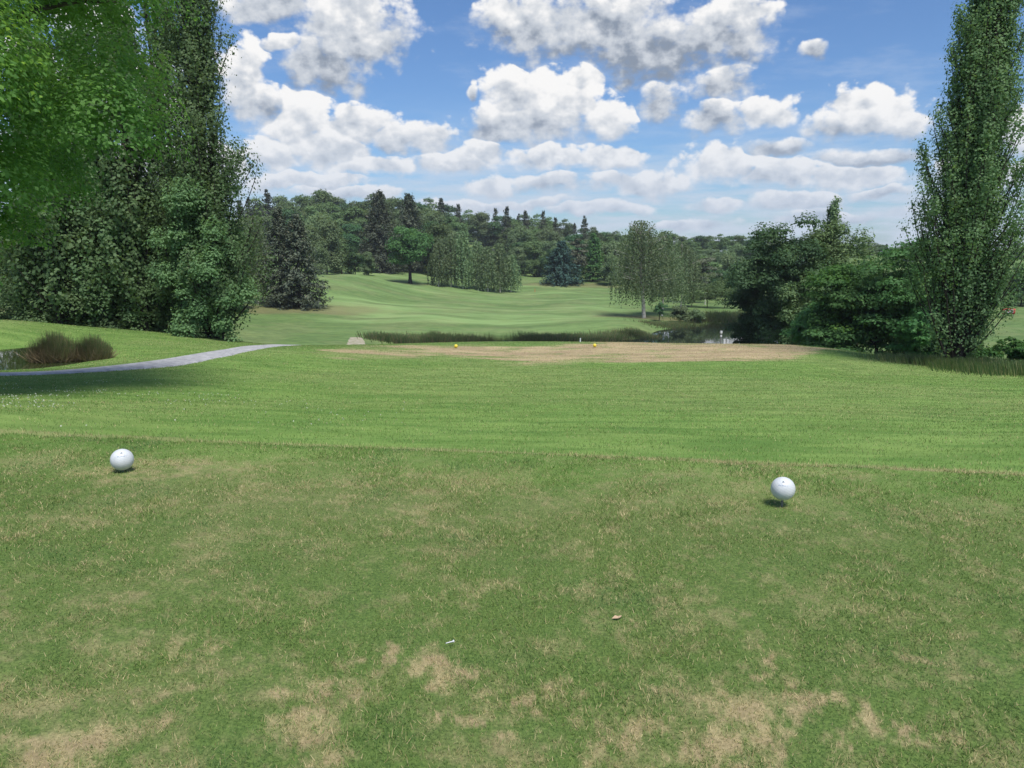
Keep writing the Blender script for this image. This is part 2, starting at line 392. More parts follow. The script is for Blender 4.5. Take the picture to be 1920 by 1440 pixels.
M['blue'] = foliage('blue_conifer_needles', (.026, .062, .055), (.045, .095, .078), (.06, .11, .08), .12)
M['pine'] = foliage('pine_needles', (.055, .075, .050), (.105, .115, .072), (.15, .12, .08), .14)
M['bush'] = foliage('bush_leaves', (.028, .085, .026), (.070, .170, .034), (.16, .27, .04), .34)
M['bark'] = plain('bark', (.10, .085, .065), .9, .45, 6, .4)
M['darkbark'] = plain('dark_bark', (.045, .038, .032), .9, .4, 6, .4)
M['birchbark'] = plain('birch_bark', (.62, .60, .55), .8, .0, 3.0, .2, col2=(.30, .28, .25))

# blade / straw material: 'dry' picks straw, 'rnd' varies, 'lush' brightens
def blade_mat(name, g1, g2, straw1=(.32, .28, .12), straw2=(.68, .57, .33), trans=.3):
    m, n, o = newmat(name)
    r = n.attr('rnd'); dry = n.attr('dry'); lush = n.attr('lush')
    g = n.mixc(r, g1, g2)
    g = n.mixc(n.m('MULTIPLY', lush, .85), g, n.mixc(r, (.106, .203, .044), (.195, .318, .082)))
    s = n.mixc(r, straw1, straw2)
    t = n.n('ShaderNodeTexCoord')
    g = n.mixc(n.m('MULTIPLY', n.sstep(n.noise(t.outputs['Object'], 1.7, 4, .6), .48, .66), .5), g, n.mixc(r, (.060, .140, .055), (.130, .235, .100)))
    g = n.mixc(n.m('MULTIPLY', n.sstep(n.noise(t.outputs['Object'], 3.1, 4, .6), .52, .70), .45), g, n.mixc(r, (.16, .19, .05), (.30, .32, .10)))
    c = n.mixc(dry, g, s)
    p = n.n('ShaderNodeBsdfPrincipled'); n.l(c, p.inputs['Base Color']); p.inputs['Roughness'].default_value = .65
    p.inputs['Specular IOR Level'].default_value = .2
    tr = n.n('ShaderNodeBsdfTranslucent'); n.l(c, tr.inputs['Color'])
    mx = n.n('ShaderNodeMixShader'); mx.inputs[0].default_value = trans
    n.l(p.outputs[0], mx.inputs[1]); n.l(tr.outputs[0], mx.inputs[2]); n.l(mx.outputs[0], o.inputs[0])
    return m
M['blade'] = blade_mat('turf_blades', (.112, .198, .046), (.235, .318, .095))
M['tall'] = blade_mat('long_grass_blades', (.070, .135, .040), (.135, .200, .070))
M['reed'] = blade_mat('reed_blades', (.055, .095, .035), (.110, .160, .060), (.15, .115, .065), (.28, .225, .14))

# ------------------------------------------------------------------ ground masks (albedo only)
def g0(px, py):
    th, e = azel(px, py); r = EYE / math.tan(-e); return r * math.sin(th), r * math.cos(th)
SPOTS = [(865,1265,55,38,1),(975,1325,34,48,1),(1370,1345,75,75,1.1),(1465,1320,75,28,1),(1215,1380,80,30,.9),(150,1400,150,55,.9),
 (590,1385,55,70,.9),(880,1385,26,24,1),(728,1240,38,34,.9),(1450,1252,26,22,1),(555,1290,60,22,.8),(1592,1378,30,18,1),(1095,1320,50,28,.8),
 (310,1290,70,26,.7),(937,1104,26,9,.8),(1160,1162,20,6,.8),(1265,1300,50,28,.7),(680,1300,40,25,.6),(1690,1390,50,20,.7),(1820,1100,60,20,.5),
 (450,1000,90,18,.5),(600,1010,60,12,.5),(820,1040,60,12,.5),(1100,940,70,18,.5),(300,880,170,24,.55),(900,900,110,26,.5),(1250,930,60,16,.5),(80,860,90,24,.5),
 (1650,1140,60,18,.5),(1560,1100,60,20,.45),(1300,890,150,8,.7),(1490,880,90,7,.9),(1610,895,50,7,.8),(1050,862,40,5,.5),(1400,1420,60,30,.9),(1060,1440,60,25,.8),
 (380,1215,25,14,.6),(830,1065,16,8,.6),(1000,1105,14,6,.5),(1385,1135,24,10,.6),(1820,1270,30,14,.5),(1730,1245,22,12,.6),(230,1340,60,25,.6),(60,1330,60,40,.5)]
SP = []
for (px, py, a, b, s) in SPOTS:
    x, y = g0(px, py); x2, _ = g0(px + a, py); _, y1 = g0(px, py - b); _, y2 = g0(px, py + b)
    SP.append((x, y, abs(x2 - x) * .98, (y1 - y2) / 2 * .98, s if py > 1180 or py in (882, 880, 890, 895) else s * .7))
def edge_d(x, y):      # metres beyond the mown edge of the near tee
    wob = (fbm(x, y, .9, 2, 77) - .5) * .08
    return (y - (5.88 - .15 * x)) / 1.011 + wob
# scorched ground of the forward tee, from the photo's outline
tanpoly = [(585,656),(600,670),(660,676),(760,676),(830,668),(900,676),(960,684),(1060,684),(1200,683),(1330,679),(1440,675),(1520,667),(1560,658),(1540,650),(1440,645),(1250,642.5),(1100,642.5),(900,645),(700,647),(620,650)]
TP = np.array([hit(*p, r0=15)[:2] for p in tanpoly])
def inpoly(x, y, P):
    c = np.zeros(np.shape(x), bool); j = len(P) - 1
    for i in range(len(P)):
        xi, yi = P[i]; xj, yj = P[j]
        cond = ((yi > y) != (yj > y)) & (x < (xj - xi) * (y - yi) / (yj - yi + 1e-12) + xi); c ^= cond; j = i
    return c
def polydist(x, y, P):
    d = np.full(np.shape(x), 1e9)
    for i in range(len(P)):
        a = P[i - 1]; b = P[i]; ab = b - a; t = np.clip(((x - a[0]) * ab[0] + (y - a[1]) * ab[1]) / (ab @ ab + 1e-12), 0, 1)
        d = np.minimum(d, np.hypot(x - a[0] - t * ab[0], y - a[1] - t * ab[1]))
    return np.where(inpoly(x, y, P), d, -d)
def dry_mask(x, y):
    x = np.asarray(x, float); y = np.asarray(y, float)
    n1 = fbm(x, y, 1.6, 5, 3, .6); n2 = fbm(x, y, 5.5, 4, 31, .6); nf = fbm(x, y, 22, 3, 51, .6)
    d = edge_d(x, y); tee = d < 0
    base = sm(n1 * .45 + n2 * .55, .46, .74) * .34 + .12 * sm(nf, .5, .7)
    nearb = sm(y, 3.1, 2.2); base = base * (1 + .5 * nearb)
    s = np.zeros_like(x)
    wx = x + (fbm(x, y, 5, 5, 8, .7) - .5) * .62; wy = y + (fbm(x, y, 5, 5, 9, .7) - .5) * .62
    for (cx, cy, a, b, k) in SP:
        q = ((wx - cx) / a) ** 2 + ((wy - cy) / b) ** 2
        s = np.maximum(s, k * sm(q, 1.7, .35))
    s = s * (.42 + .8 * sm(n2 * .45 + nf * .55, .36, .60))
    olive = np.exp(-((y - 4.9) / .8) ** 2) * .18 * sm(fbm(x, y, .8, 3, 41), .38, .6)
    t = np.clip(np.maximum(base * .62 + olive + .22 * sm(nf * .6 + n2 * .4, .52, .66), s), 0, 1) * tee
    # forward tee
    R = np.hypot(x, y)
    fm = (R > 22) & (R < 44) & (y > 0)
    pd = np.full(np.shape(x), -9.0)
    if np.any(fm): pd[fm] = polydist(x[fm], y[fm], TP)
    nn = fbm(x * .35, y, .55, 5, 61, .6)
    f = sm(pd + (nn - .5) * 5.0, -.2, 1.0) * (1 - .55 * sm(fbm(x * .6, y, 1.6, 4, 67), .54, .66))
    green = sm(fbm(x * .3, y, .45, 4, 66), .48, .60) * sm(x, 3, -2)
    f = f * (1 - .8 * green)
    t = t * (1 - .6 * sm(d, -.7, -.25)) + .8 * sm(np.abs(d - .03), .13, .03) * sm(x, .2, 1.0) * sm(nf * .4 + n2 * .6, .36, .55)
    rough = .38 * sm(np.abs(d - .16), .17, .05) * (d > -.02) + .10 * sm(fbm(x, y, .22, 4, 91), .45, .65) * (d > 0)
    return np.clip(t + f * .95 + rough, 0, 1)

# ------------------------------------------------------------------ ground sheet
def ground():
    inner = np.radians(np.arange(-44, 44.01, .16))
    outer = np.radians(np.concatenate([np.arange(-180, -44, 2.0)])); outer2 = np.radians(np.arange(46, 178.1, 2.0))
    th = np.concatenate([outer, inner, outer2]); nt = len(th)
    r = [.35]
    while r[-1] < 1250: r.append(r[-1] * (1.0085 if r[-1] < 450 else 1.05) + (.0 if r[-1] > 3 else .012))
    r = np.array(r); nr = len(r)
    T, Rg = np.meshgrid(th, r, indexing='ij'); X = Rg * np.sin(T); Y = Rg * np.cos(T); Zz = hgt(X, Y)
    # turf micro relief
    Zz = Zz + np.where(Rg < 30, (fbm(X, Y, 3.0, 3, 15) - .5) * .018, 0)
    V = np.stack([X, Y, Zz], -1).reshape(-1, 3)
    V = np.concatenate([V, [[0, 0, 0]]]); c = len(V) - 1
    ii = np.arange(nt)[:, None]; jj = np.arange(nr - 1)[None, :]; i2 = (ii + 1) % nt
    Q = np.stack([ii * nr + jj, ii * nr + jj + 1, i2 * nr + jj + 1, i2 * nr + jj], -1).reshape(-1, 4)
    # centre cap as thin quads
    cap = np.array([[c, ((k) % nt) * nr, ((k + 1) % nt) * nr, ((k + 2) % nt) * nr] for k in range(0, nt - 1, 2)])
    Q = np.concatenate([Q, cap])[:, ::-1]
    x = V[:, 0]; y = V[:, 1]; R = np.hypot(x, y)
    dry = dry_mask(x, y)
    d = edge_d(x, y)
    lush = np.maximum(sm(d, 0, .12), .6 * sm(d, -1.5, -.2)) * sm(R, 60, 26)
    # mown bands across the fairway and its paler centre
    band = fbm(x * .25 + y * .10, y * .9 - x * .25, .11, 3, 21)
    fair = sm(R, 85, 100) * sm(R, 235, 200) * sm(np.arctan2(x, y), -.30, -.18) * sm(np.arctan2(x, y), .19, .10)
    pale = fair * (.35 + .65 * sm(band, .42, .6))
    # leaf litter under the conifers and in the wood
    lit = np.zeros_like(x)
    for (px, RR_, a, b) in [(540, 119, 15, 5.5), (20, 66, 16, 8), (1070, 212, 14, 6), (1220, 119, 9, 4), (770, 186, 6, 3), (470, 118, 8, 5), (1000, 318, 16, 14)]:
        th_ = bearing(px); cx, cy = RR_ * math.sin(th_), RR_ * math.cos(th_)
        u = (x - cx) * math.cos(th_) - (y - cy) * math.sin(th_); v = (x - cx) * math.sin(th_) + (y - cy) * math.cos(th_)
        lit = np.maximum(lit, sm((u / a) ** 2 + (v / b) ** 2 + (fbm(x, y, .3, 3, 17) - .5) * .8, 1.25, .5))
    me = mesh('ground', V, Q, M['ground'], dict(dry=dry, lush=lush, pale=pale, litter=lit), smooth=True)
    return tag(obj('ground', me), kind='structure')
def ground_material():
    m, n, o = newmat('turf')
    t = n.n('ShaderNodeTexCoord'); P = t.outputs['Object']
    dry = n.attr('dry'); lush = n.attr('lush'); pale = n.attr('pale'); lit = n.attr('litter')
    fine = n.noise(P, 70, 6, .7); mid = n.noise(P, 7, 5, .6); bigc = n.noise(P, .35, 5, .6)
    mp = n.n('ShaderNodeMapping'); n.l(P, mp.inputs[0]); mp.inputs['Scale'].default_value = (.5, 1.6, 1); 
    streak = n.noise(mp.outputs[0], 1.3, 6, .65)
    g = n.mixc(n.sstep(fine, .3, .7), (.050, .095, .026), (.135, .205, .055))
    gl = n.mixc(n.sstep(streak, .35, .65), (.105, .200, .044), (.185, .290, .075))
    gf = n.mixc(n.sstep(streak, .35, .65), (.088, .150, .050), (.155, .240, .080))
    dist = n.n('ShaderNodeVectorMath', operation='LENGTH'); n.l(P, dist.inputs[0])
    far = n.sstep(dist.outputs['Value'], 30, 60)
    c = n.mixc(lush, g, gl); c = n.mixc(far, c, gf)
    mp2 = n.n('ShaderNodeMapping'); n.l(P, mp2.inputs[0]); mp2.inputs['Rotation'].default_value = (0, 0, .5); mp2.inputs['Scale'].default_value = (.035, .16, .1)
    diag = n.sstep(n.noise(mp2.outputs[0], 1.0, 5, .6), .38, .62)
    c = n.mixc(n.m('MULTIPLY', pale, n.lin(diag, 0, 1, .15, 1.0)), c, (.210, .315, .118))
    c = n.mixc(n.m('MULTIPLY', n.m('MULTIPLY', n.m('SUBTRACT', 1.0, diag), far), .35), c, (.080, .130, .048))
    c = n.mixc(n.m('MULTIPLY', n.sstep(bigc, .5, .7), .22), c, (.16, .18, .06))
    straw = n.mixc(n.sstep(mid, .35, .65), (.50, .43, .23), (.35, .29, .16))
    straw = n.mixc(n.sstep(fine, .35, .7), n.mixc(1.0, straw, (.72, .70, .70), 'MULTIPLY'), straw)
    straw = n.mixc(n.sstep(dist.outputs['Value'], 12, 24), n.mixc(.30, straw, (.20, .165, .105)), n.mixc(n.sstep(streak, .4, .62), (.33, .25, .16), (.45, .355, .22)))
    f = n.m('MULTIPLY', dry, n.lin(n.m('ADD', n.m('MULTIPLY', fine, .5), n.m('MULTIPLY', mid, .5)), .4, .6, .7, 1.25), clamp=True)
    c = n.mixc(f, c, straw)
    c = n.mixc(n.m('MULTIPLY', lit, .5), c, n.mixc(n.sstep(mid, .3, .7), (.13, .10, .055), (.22, .165, .10)))
    p = n.n('ShaderNodeBsdfPrincipled'); n.l(c, p.inputs['Base Color']); p.inputs['Roughness'].default_value = .9
    p.inputs['Specular IOR Level'].default_value = .1
    b = n.n('ShaderNodeBump'); b.inputs['Strength'].default_value = .5; b.inputs['Distance'].default_value = .03
    n.l(n.m('ADD', n.m('MULTIPLY', fine, .4), streak), b.inputs['Height']); n.l(b.outputs[0], p.inputs['Normal'])
    n.l(p.outputs[0], o.inputs[0]); return m
M['ground'] = ground_material()
ground()

# ------------------------------------------------------------------ water
def water_mat(name, col, bump):
    m, n, o = newmat(name)
    t = n.n('ShaderNodeTexCoord')
    p = n.n('ShaderNodeBsdfPrincipled'); p.inputs['Base Color'].default_value = (*col, 1); p.inputs['Roughness'].default_value = .04
    p.inputs['IOR'].default_value = 1.33
    b = n.n('ShaderNodeBump'); b.inputs['Strength'].default_value = bump; b.inputs['Distance'].default_value = .01
    mp = n.n('ShaderNodeMapping'); n.l(t.outputs['Object'], mp.inputs[0]); mp.inputs['Scale'].default_value = (1, .5, 1)
    n.l(n.noise(mp.outputs[0], 1.8, 4, .5), b.inputs['Height']); n.l(b.outputs[0], p.inputs['Normal'])
    n.l(p.outputs[0], o.inputs[0]); return m
def sheet(name, outline, z, mat):
    V = np.array([(x, y, z) for x, y in outline]); c = V.mean(0); n = len(V)
    V = np.concatenate([V, [c]]); k = n // 2 * 2
    Q = np.array([[n, i, (i + 1) % n, (i + 2) % n] for i in range(0, k, 2)])
    return tag(obj(name, mesh(name, V, Q, mat)), kind='structure')
M['pond'] = water_mat('pond_water', (.012, .018, .014), .12)
M['murky'] = water_mat('murky_water', (.030, .040, .014), .10)
def pol(px, R): th = bearing(px); return R * math.sin(th), R * math.cos(th)
sheet('pond_water', [pol(p, 52) for p in (700, 860, 1000, 1150, 1300, 1450, 1600, 1640)] + [pol(p, 140) for p in (1640, 1560, 1450, 1300)] + [pol(p, 99) for p in (1150, 1000, 860, 720)], -9.1, M['pond'])
sheet('ditch_water', [pol(p, 25) for p in (-450, -200, 0, 120)] + [pol(225, 28), pol(225, 31)] + [pol(p, 33.5) for p in (120, 0, -200, -450)], -1.9, M['murky'])

# ------------------------------------------------------------------ gravel path
def path_strip(name, nearp, farp, n=70, lift=.03, mat='gravel'):
    A = np.array(nearp); B = np.array(farp)
    ta = np.linspace(0, 1, len(A)); tb = np.linspace(0, 1, len(B)); t = np.linspace(0, 1, n)
    a = np.stack([np.interp(t, ta, A[:, i]) for i in (0, 1)], 1); b = np.stack([np.interp(t, tb, B[:, i]) for i in (0, 1)], 1)
    for q in (a, b):
        for _ in range(6): q[1:-1] = (q[:-2] + 2 * q[1:-1] + q[2:]) / 4
    m_ = 9; V = []
    for i in range(n):
        for k in range(m_):
            f = k / (m_ - 1); x, y = a[i] * (1 - f) + b[i] * f
            if k in (0, m_ - 1):
                e = (fbm(np.array([x]), np.array([y]), 1.2, 3, 5)[0] - .5) * .5; dd = (b[i] - a[i]) / (np.linalg.norm(b[i] - a[i]) + 1e-9)
                x, y = x + dd[0] * e, y + dd[1] * e
            V.append((x, y, float(hgt(x, y)) + (lift if 0 < k < m_ - 1 else -.01)))
    Q = [(i * m_ + k, (i + 1) * m_ + k, (i + 1) * m_ + k + 1, i * m_ + k + 1) for i in range(n - 1) for k in range(m_ - 1)]
    return tag(obj(name, mesh(name, V, np.array(Q), M[mat], smooth=True)), kind='structure')
M['gravel'] = plain('gravel', (.44, .44, .45), .95, .0, 5, .6, .1, col2=(.27, .275, .29))
path_strip('gravel_path', [pol(-400, 19.0), pol(-150, 19.6), pol(0, 20.4), pol(100, 20.6), pol(200, 20.6), pol(300, 21.0), pol(350, 22.0), pol(400, 24.5), pol(450, 28.5), pol(500, 32), pol(540, 36), pol(590, 44)],
           [pol(-400, 22.2), pol(-150, 22.6), pol(0, 22.6), pol(100, 22.8), pol(200, 23.2), pol(300, 24.6), pol(350, 26.4), pol(400, 29.2), pol(450, 33), pol(490, 36), pol(525, 39.5), pol(565, 46)])
M['track'] = plain('worn_track', (.40, .36, .29), .95, .0, 2, .5, .1, col2=(.24, .24, .15))
path_strip('worn_track', [pol(644, 81), pol(650, 86), pol(655, 90)], [pol(686, 81), pol(684, 86), pol(678, 90)], 16, mat='track')

# ------------------------------------------------------------------ turf blades
def blades(P, h, wd, r, lean=.5):
    n = len(P); an = r.uniform(0, math.pi, n); u = np.stack([np.cos(an), np.sin(an), 0 * an], 1)
    ln = r.normal(size=(n, 2)) * lean; tip = np.stack([ln[:, 0], ln[:, 1], np.ones(n)], 1) * h[:, None]
    tip *= (h / np.linalg.norm(tip, axis=1))[:, None] if True else 1
    w_ = wd[:, None] * .5
    V = np.stack([P - u * w_, P + u * w_, P + tip + u * w_ * .25, P + tip - u * w_ * .25], 1).reshape(-1, 3)
    return V, np.arange(4 * n).reshape(-1, 4)
def turf(n, r0, r1, hfun, wfun, seed, keep, name, label, lean, mat='blade', half=math.radians(43), power=1.0, mode='turf'):
    r = np.random.default_rng(seed)
    th = r.uniform(-half, half, n)
    u = r.uniform(0, 1, n)
    R = np.exp(math.log(r0) + u * math.log(r1 / r0)) if power == 2 else (r0 + (r1 - r0) * u)   # density ~1/R^2 or 1/R
    x = R * np.sin(th); y = R * np.cos(th); k = keep(x, y); x, y, R = x[k], y[k], R[k]
    z = hgt(x, y); P = np.stack([x, y, z - .002], 1)
    dm = dry_mask(x, y); rn = r.uniform(0, 1, len(x))
    isdry = (r.uniform(0, 1, len(x)) < dm * .82 + .12).astype(float) * r.uniform(.75, 1, len(x))
    h = hfun(x, y, R, r) * (1 - .15 * dm); wd = wfun(R, r)
    V, Q = blades(P, h, wd, r, lean)
    lush = .85 * sm(edge_d(x, y), -1.7, -.25) * (edge_d(x, y) < 0) + sm(edge_d(x, y), 0, .1) * (.72 + .5 * sm(edge_d(x, y), 1.1, .3) * sm(x, 2.5, .5)) + (1 - sm(edge_d(x, y), 0, .1)) * .42 * sm(fbm(x, y, 2.2, 3, 71), .5, .66) * sm(y, 4.2, 2.4)
    me = mesh(name, V, Q, M[mat], dict(rnd=np.repeat(rn, 4), dry=np.repeat(isdry, 4), lush=np.repeat(lush, 4)))
    return tag(obj(name, me), label, 'grass', kind='stuff')
turf(420000, 1.3, 9.0, lambda x, y, R, r: r.uniform(.010, .024, len(R)) * (1 + .5 * sm(fbm(x, y, 2.2, 3, 71), .5, .7)), lambda R, r: r.uniform(.0016, .0030, len(R)) * (.6 + R / 4), 5,
     lambda x, y: edge_d(x, y) < .03, 'tee_turf', 'short worn turf of the near tee with straw coloured patches', .75)
turf(430000, 5.0, 42, lambda x, y, R, r: r.uniform(.012, .028, len(R)) * (1 + .7 * sm(edge_d(x, y), .5, .1)), lambda R, r: r.uniform(.0022, .0042, len(R)) * (R / 5), 6,
     lambda x, y: (edge_d(x, y) > 0), 'rough_turf', 'brighter longer grass on the slope beyond the near tee', .55)

# ------------------------------------------------------------------ tree builders (crown, trunk) in metres, base at origin
def crown_blobs(r, h, rad, cb, nb, nl, ls, squash=.8, br=(.22, .36), shell=.62, flat=0.0, ell=1.0, cone=0.0, updown=.35):
    C = []; rr = []
    zc = (cb + h) / 2; hh = (h - cb) / 2
    while len(C) < nb:
        d = unit(r, 1)[0]; f = r.uniform(shell - .25, .86) if r.random() < .8 else r.uniform(.1, .5)
        p = d * f
        w_ = 1.0 - cone * (p[2] * .5 + .5)
        C.append((p[0] * rad * w_, p[1] * rad * w_ * ell, zc + p[2] * hh)); rr.append(r.uniform(*br) * rad * (w_ if cone else 1))
    C = np.array(C); rr = np.array(rr)
    pw = rr ** 2; cnt = np.maximum(8, (nl * pw / pw.sum()).astype(int))
    L = []; Nn = []; tone = []
    for c, q, k in zip(C, rr, cnt):
        d = unit(r, k); lowm = d[:, 2] < -.3; d[lowm, 2] *= -updown; 
        f = r.uniform(.45, 1.08, k) ** .6
        irr = 1 + .25 * np.sin(d[:, 0] * 5 + c[0] * 3) * np.cos(d[:, 1] * 6 + c[1]) 
        L.append(c + d * (q * f * irr)[:, None] * np.array([1, 1, squash])); Nn.append(d * .8 + np.array([0, 0, .5]) + r.normal(size=(k, 3)) * .38)
        tone.append(np.clip(r.normal(r.uniform(.25, .75), .13, k), 0, 1))
    L = np.concatenate(L); Nn = np.concatenate(Nn); tone = np.concatenate(tone)
    V, Q = leafquads(L, r.uniform(.7, 1.3, len(L)) * ls, Nn, r)
    return V, Q, np.repeat(tone, 4), C
def limbs(r, C, h, tr, cb, k=10, wob=.3, lean=(0, 0), r_top=.25):
    top = h * .82; n = 9; t = np.linspace(0, 1, n)
    ax = np.stack([lean[0] * t + np.cumsum(r.normal(0, wob * .05, n)), lean[1] * t + np.cumsum(r.normal(0, wob * .05, n)), t * top - .25], 1); ax[0, :2] = 0
    rd = tr * (1 - t * (1 - r_top)); rd[0] *= 1.45
    parts = [tube(ax, rd, 8)]
    idx = r.permutation(len(C))[:k]
    for i in idx:
        c = C[i]; z0 = np.clip(min(c[2] * .7, top * .9), max(cb * .6, .05 * h), top * .92)
        f = (z0 + .25) / (top + .25); s = np.array([np.interp(f, t, ax[:, 0]), np.interp(f, t, ax[:, 1]), z0])
        m_ = (s + c) / 2 + np.array([0, 0, .06 * h]) * r.uniform(-.3, 1)
        q = np.linspace(0, 1, 6)[:, None]; pts = (1 - q) ** 2 * s + 2 * q * (1 - q) * m_ + q ** 2 * c
        r0 = tr * (1 - f * .7) * .5; parts.append(tube(pts, np.linspace(r0, r0 * .2, 6), 5))
    return join(parts)
def conifer(r, h, rad, ls, lev=26, per=9, cb=.05, droop=.35, dens=16, tip=1.0):
    L = []; Nn = []; parts = []
    for i in range(lev):
        f = cb + (0.985 - cb) * (i + r.uniform(-.3, .3)) / lev; z = f * h
        Lmax = rad * (1 - f) ** .72 * (1.0 if f > cb + .06 else .85) + .03 * rad
        for k in range(per):
            a = r.uniform(0, 2 * math.pi); ln = Lmax * r.uniform(.62, 1.12); n = max(8, int(dens * 2.2 * (ln / rad) ** .8 + 8))
            t = r.uniform(.12, 1, n) ** .75; sp = .20 * ln * (1.15 - t)
            off = r.normal(0, 1, n) * sp
            x = math.cos(a) * ln * t - math.sin(a) * off; y = math.sin(a) * ln * t + math.cos(a) * off
            zz = z + ln * (.12 * t - droop * t * t) + r.normal(0, .05, n) * rad * .6 - abs(r.normal(0, .07, n)) * rad * .4 + (t > .9) * .03 * h * tip
            L.append(np.stack([x, y, zz], 1)); Nn.append(np.stack([math.cos(a) * .3 + r.normal(0, .4, n), math.sin(a) * .3 + r.normal(0, .4, n), .8 + r.normal(0, .3, n)], 1))
    L = np.concatenate(L); Nn = np.concatenate(Nn)
    V, Q = leafquads(L, r.uniform(.6, 1.3, len(L)) * ls, Nn, r, .45)
    tone = np.repeat(np.clip(r.normal(.45, .25, len(L)), 0, 1), 4)
    tr = tube([(0, 0, -.3), (0, 0, h * .5), (0, 0, h * .97)], [rad * .075, rad * .045, .02], 7)
    return (V, Q, tone), tr
def poplar(r, h, rad, nbr, nl, ls, basew=.35, peak=.28, spread=1.0, side=None, stems=3, expo=.55, csig=.095):
    """fastigiate crown: many steep limbs, leaf clumps along each"""
    def prof(t): return rad * (basew + (1 - basew) * sm(t, .01, peak)) * np.clip(1 - t, 0, 1) ** expo
    L = []; Nn = []; tone = []; parts = []
    n = 12; t = np.linspace(0, 1, n)
    for s in range(stems):
        a = s * 2.1 + r.uniform(0, 1); o = rad * .16 * (s > 0)
        ax = np.stack([math.cos(a) * o * (.5 + t) + r.normal(0, .04, n), math.sin(a) * o * (.5 + t) + r.normal(0, .04, n), t * h * r.uniform(.85, .95) - .3], 1)
        parts.append(tube(ax, rad * (.085 if s == 0 else .05) * (1 - .85 * t) + .012, 7))
    per = max(6, nl // nbr)
    for b in range(nbr):
        f0 = r.uniform(.0, .84) ** 1.1; a = r.uniform(0, 2 * math.pi)
        Lb = h * r.uniform(.10, .24) * (1.1 - .55 * f0)
        f1 = min(.995, f0 + Lb / h)
        rr = float(prof(np.array(f1))) * r.uniform(.35, 1.12) * spread
        s0 = np.array([math.cos(a) * rr * .12, math.sin(a) * rr * .12, f0 * h]); e = np.array([math.cos(a) * rr, math.sin(a) * rr, f1 * h])
        mpt = s0 * .45 + e * .55 + np.array([math.cos(a), math.sin(a), 0]) * rr * .22
        q = np.linspace(0, 1, 6)[:, None]; pts = (1 - q) ** 2 * s0 + 2 * q * (1 - q) * mpt + q * q * e
        parts.append(tube(pts, np.linspace(.028, .006, 6) * (rad / 2.2) * (1.5 - f0), 4))
        k = int(per * r.uniform(.6, 1.4)); nodes = r.uniform(.12, 1.04, 7); tt = (nodes[r.integers(0, 7, k)] + r.normal(0, .035, k))[:, None]
        c = (1 - tt) ** 2 * s0 + 2 * tt * (1 - tt) * mpt + tt * tt * e
        cl = r.normal(0, 1, (k, 3)) * np.array([1, 1, 1.5]) * rad * csig * (1.25 - .5 * np.clip(tt, 0, 1))
        L.append(c + cl); Nn.append(cl / (np.linalg.norm(cl, axis=1, keepdims=True) + 1e-6) * .9 + np.array([math.cos(a), math.sin(a), .5]) * .5 + r.normal(size=(k, 3)) * .35)
        tone.append(np.clip(r.normal(r.uniform(.25, .75), .11, k), 0, 1))
    L = np.concatenate(L); Nn = np.concatenate(Nn); tone = np.concatenate(tone)
    V, Q = leafquads(L, r.uniform(.6, 1.35, len(L)) * ls, Nn, r, .75)
    return (V, Q, np.repeat(tone, 4)), join(parts)
def weeping(r, h, rad, ns, ls, lean=(0, 0), top=.97, lo=.20, tr=.16, step=.30):
    L = []; parts = []
    n = 10; t = np.linspace(0, 1, n)
    ax = np.stack([lean[0] * t + np.cumsum(r.normal(0, .05, n)), lean[1] * t, t * h * .93 - .2], 1); ax[0, :2] = 0
    parts.append(tube(ax, tr * (1 - .85 * t) + .015, 8))
    for i in range(ns):
        f = .32 + (top - .32) * r.uniform(0, 1) ** 1.15; a = r.uniform(0, 2 * math.pi)
        ext = rad * r.uniform(.25, 1.05) * min(1, (1.0 - f) * 2.6) ** .6
        bx, by = np.interp(f * .9, t, ax[:, 0]), np.interp(f * .9, t, ax[:, 1])
        p0 = np.array([bx, by, h * f * .9]); p1 = np.array([bx + math.cos(a) * ext, by + math.sin(a) * ext, h * min(f + .06, .99)])
        if i % 6 == 0: parts.append(tube([p0, (p0 + p1) / 2 + np.array([0, 0, .25]), p1], [tr * .3, tr * .18, .01], 4))
        drop = min(p1[2] - h * lo * r.uniform(.6, 1.6), h * r.uniform(.12, .5)); drop = max(drop, .4)
        k = int(drop / step) + 3; u = np.linspace(0, 1, k)
        x = p1[0] + math.cos(a) * .25 * u + r.normal(0, .09, k); y = p1[1] + math.sin(a) * .25 * u + r.normal(0, .09, k)
        L.append(np.stack([x, y, p1[2] - drop * u + r.normal(0, .08, k)], 1))
    L = np.concatenate(L); Nn = r.normal(size=L.shape) * np.array([1, 1, .5])
    V, Q = leafquads(L, r.uniform(.6, 1.3, len(L)) * ls, Nn, r, .6)
    return (V, Q, np.repeat(np.clip(r.normal(.5, .25, len(L)), 0, 1), 4)), join(parts)
def plant(name, crown, trunk, mat, bark, loc, rz=0, scale=(1, 1, 1), crown_name='crown'):
    e = empty(name, loc, rz, scale)
    obj(crown_name, mesh(name + '_' + crown_name, crown[0], crown[1], M[mat], dict(rnd=crown[2])), e)
    if trunk is not None: obj('trunk', mesh(name + '_trunk', trunk[0], trunk[1], M[bark], smooth=True), e)
    return e
def broad(name, seed, h, rad, cb, nb, nl, ls, mat, loc, bark='bark', tr=None, **kw):
    r = np.random.default_rng(seed); lean = kw.pop('lean', (0, 0)); k = kw.pop('k', 12); rz = kw.pop('rz', None)
    V, Q, tn, C = crown_blobs(r, h, rad, cb, nb, nl, ls, **kw)
    T = limbs(r, C, h, tr or rad * .055, cb, k, lean=lean)
    return plant(name, (V, Q, tn), T, mat, bark, loc, r.uniform(0, 6.28) if rz is None else rz)
def at(px, R, py=560, sink=.1):
    x, y, z = spot(px, R, py); return (x, y, z - sink)

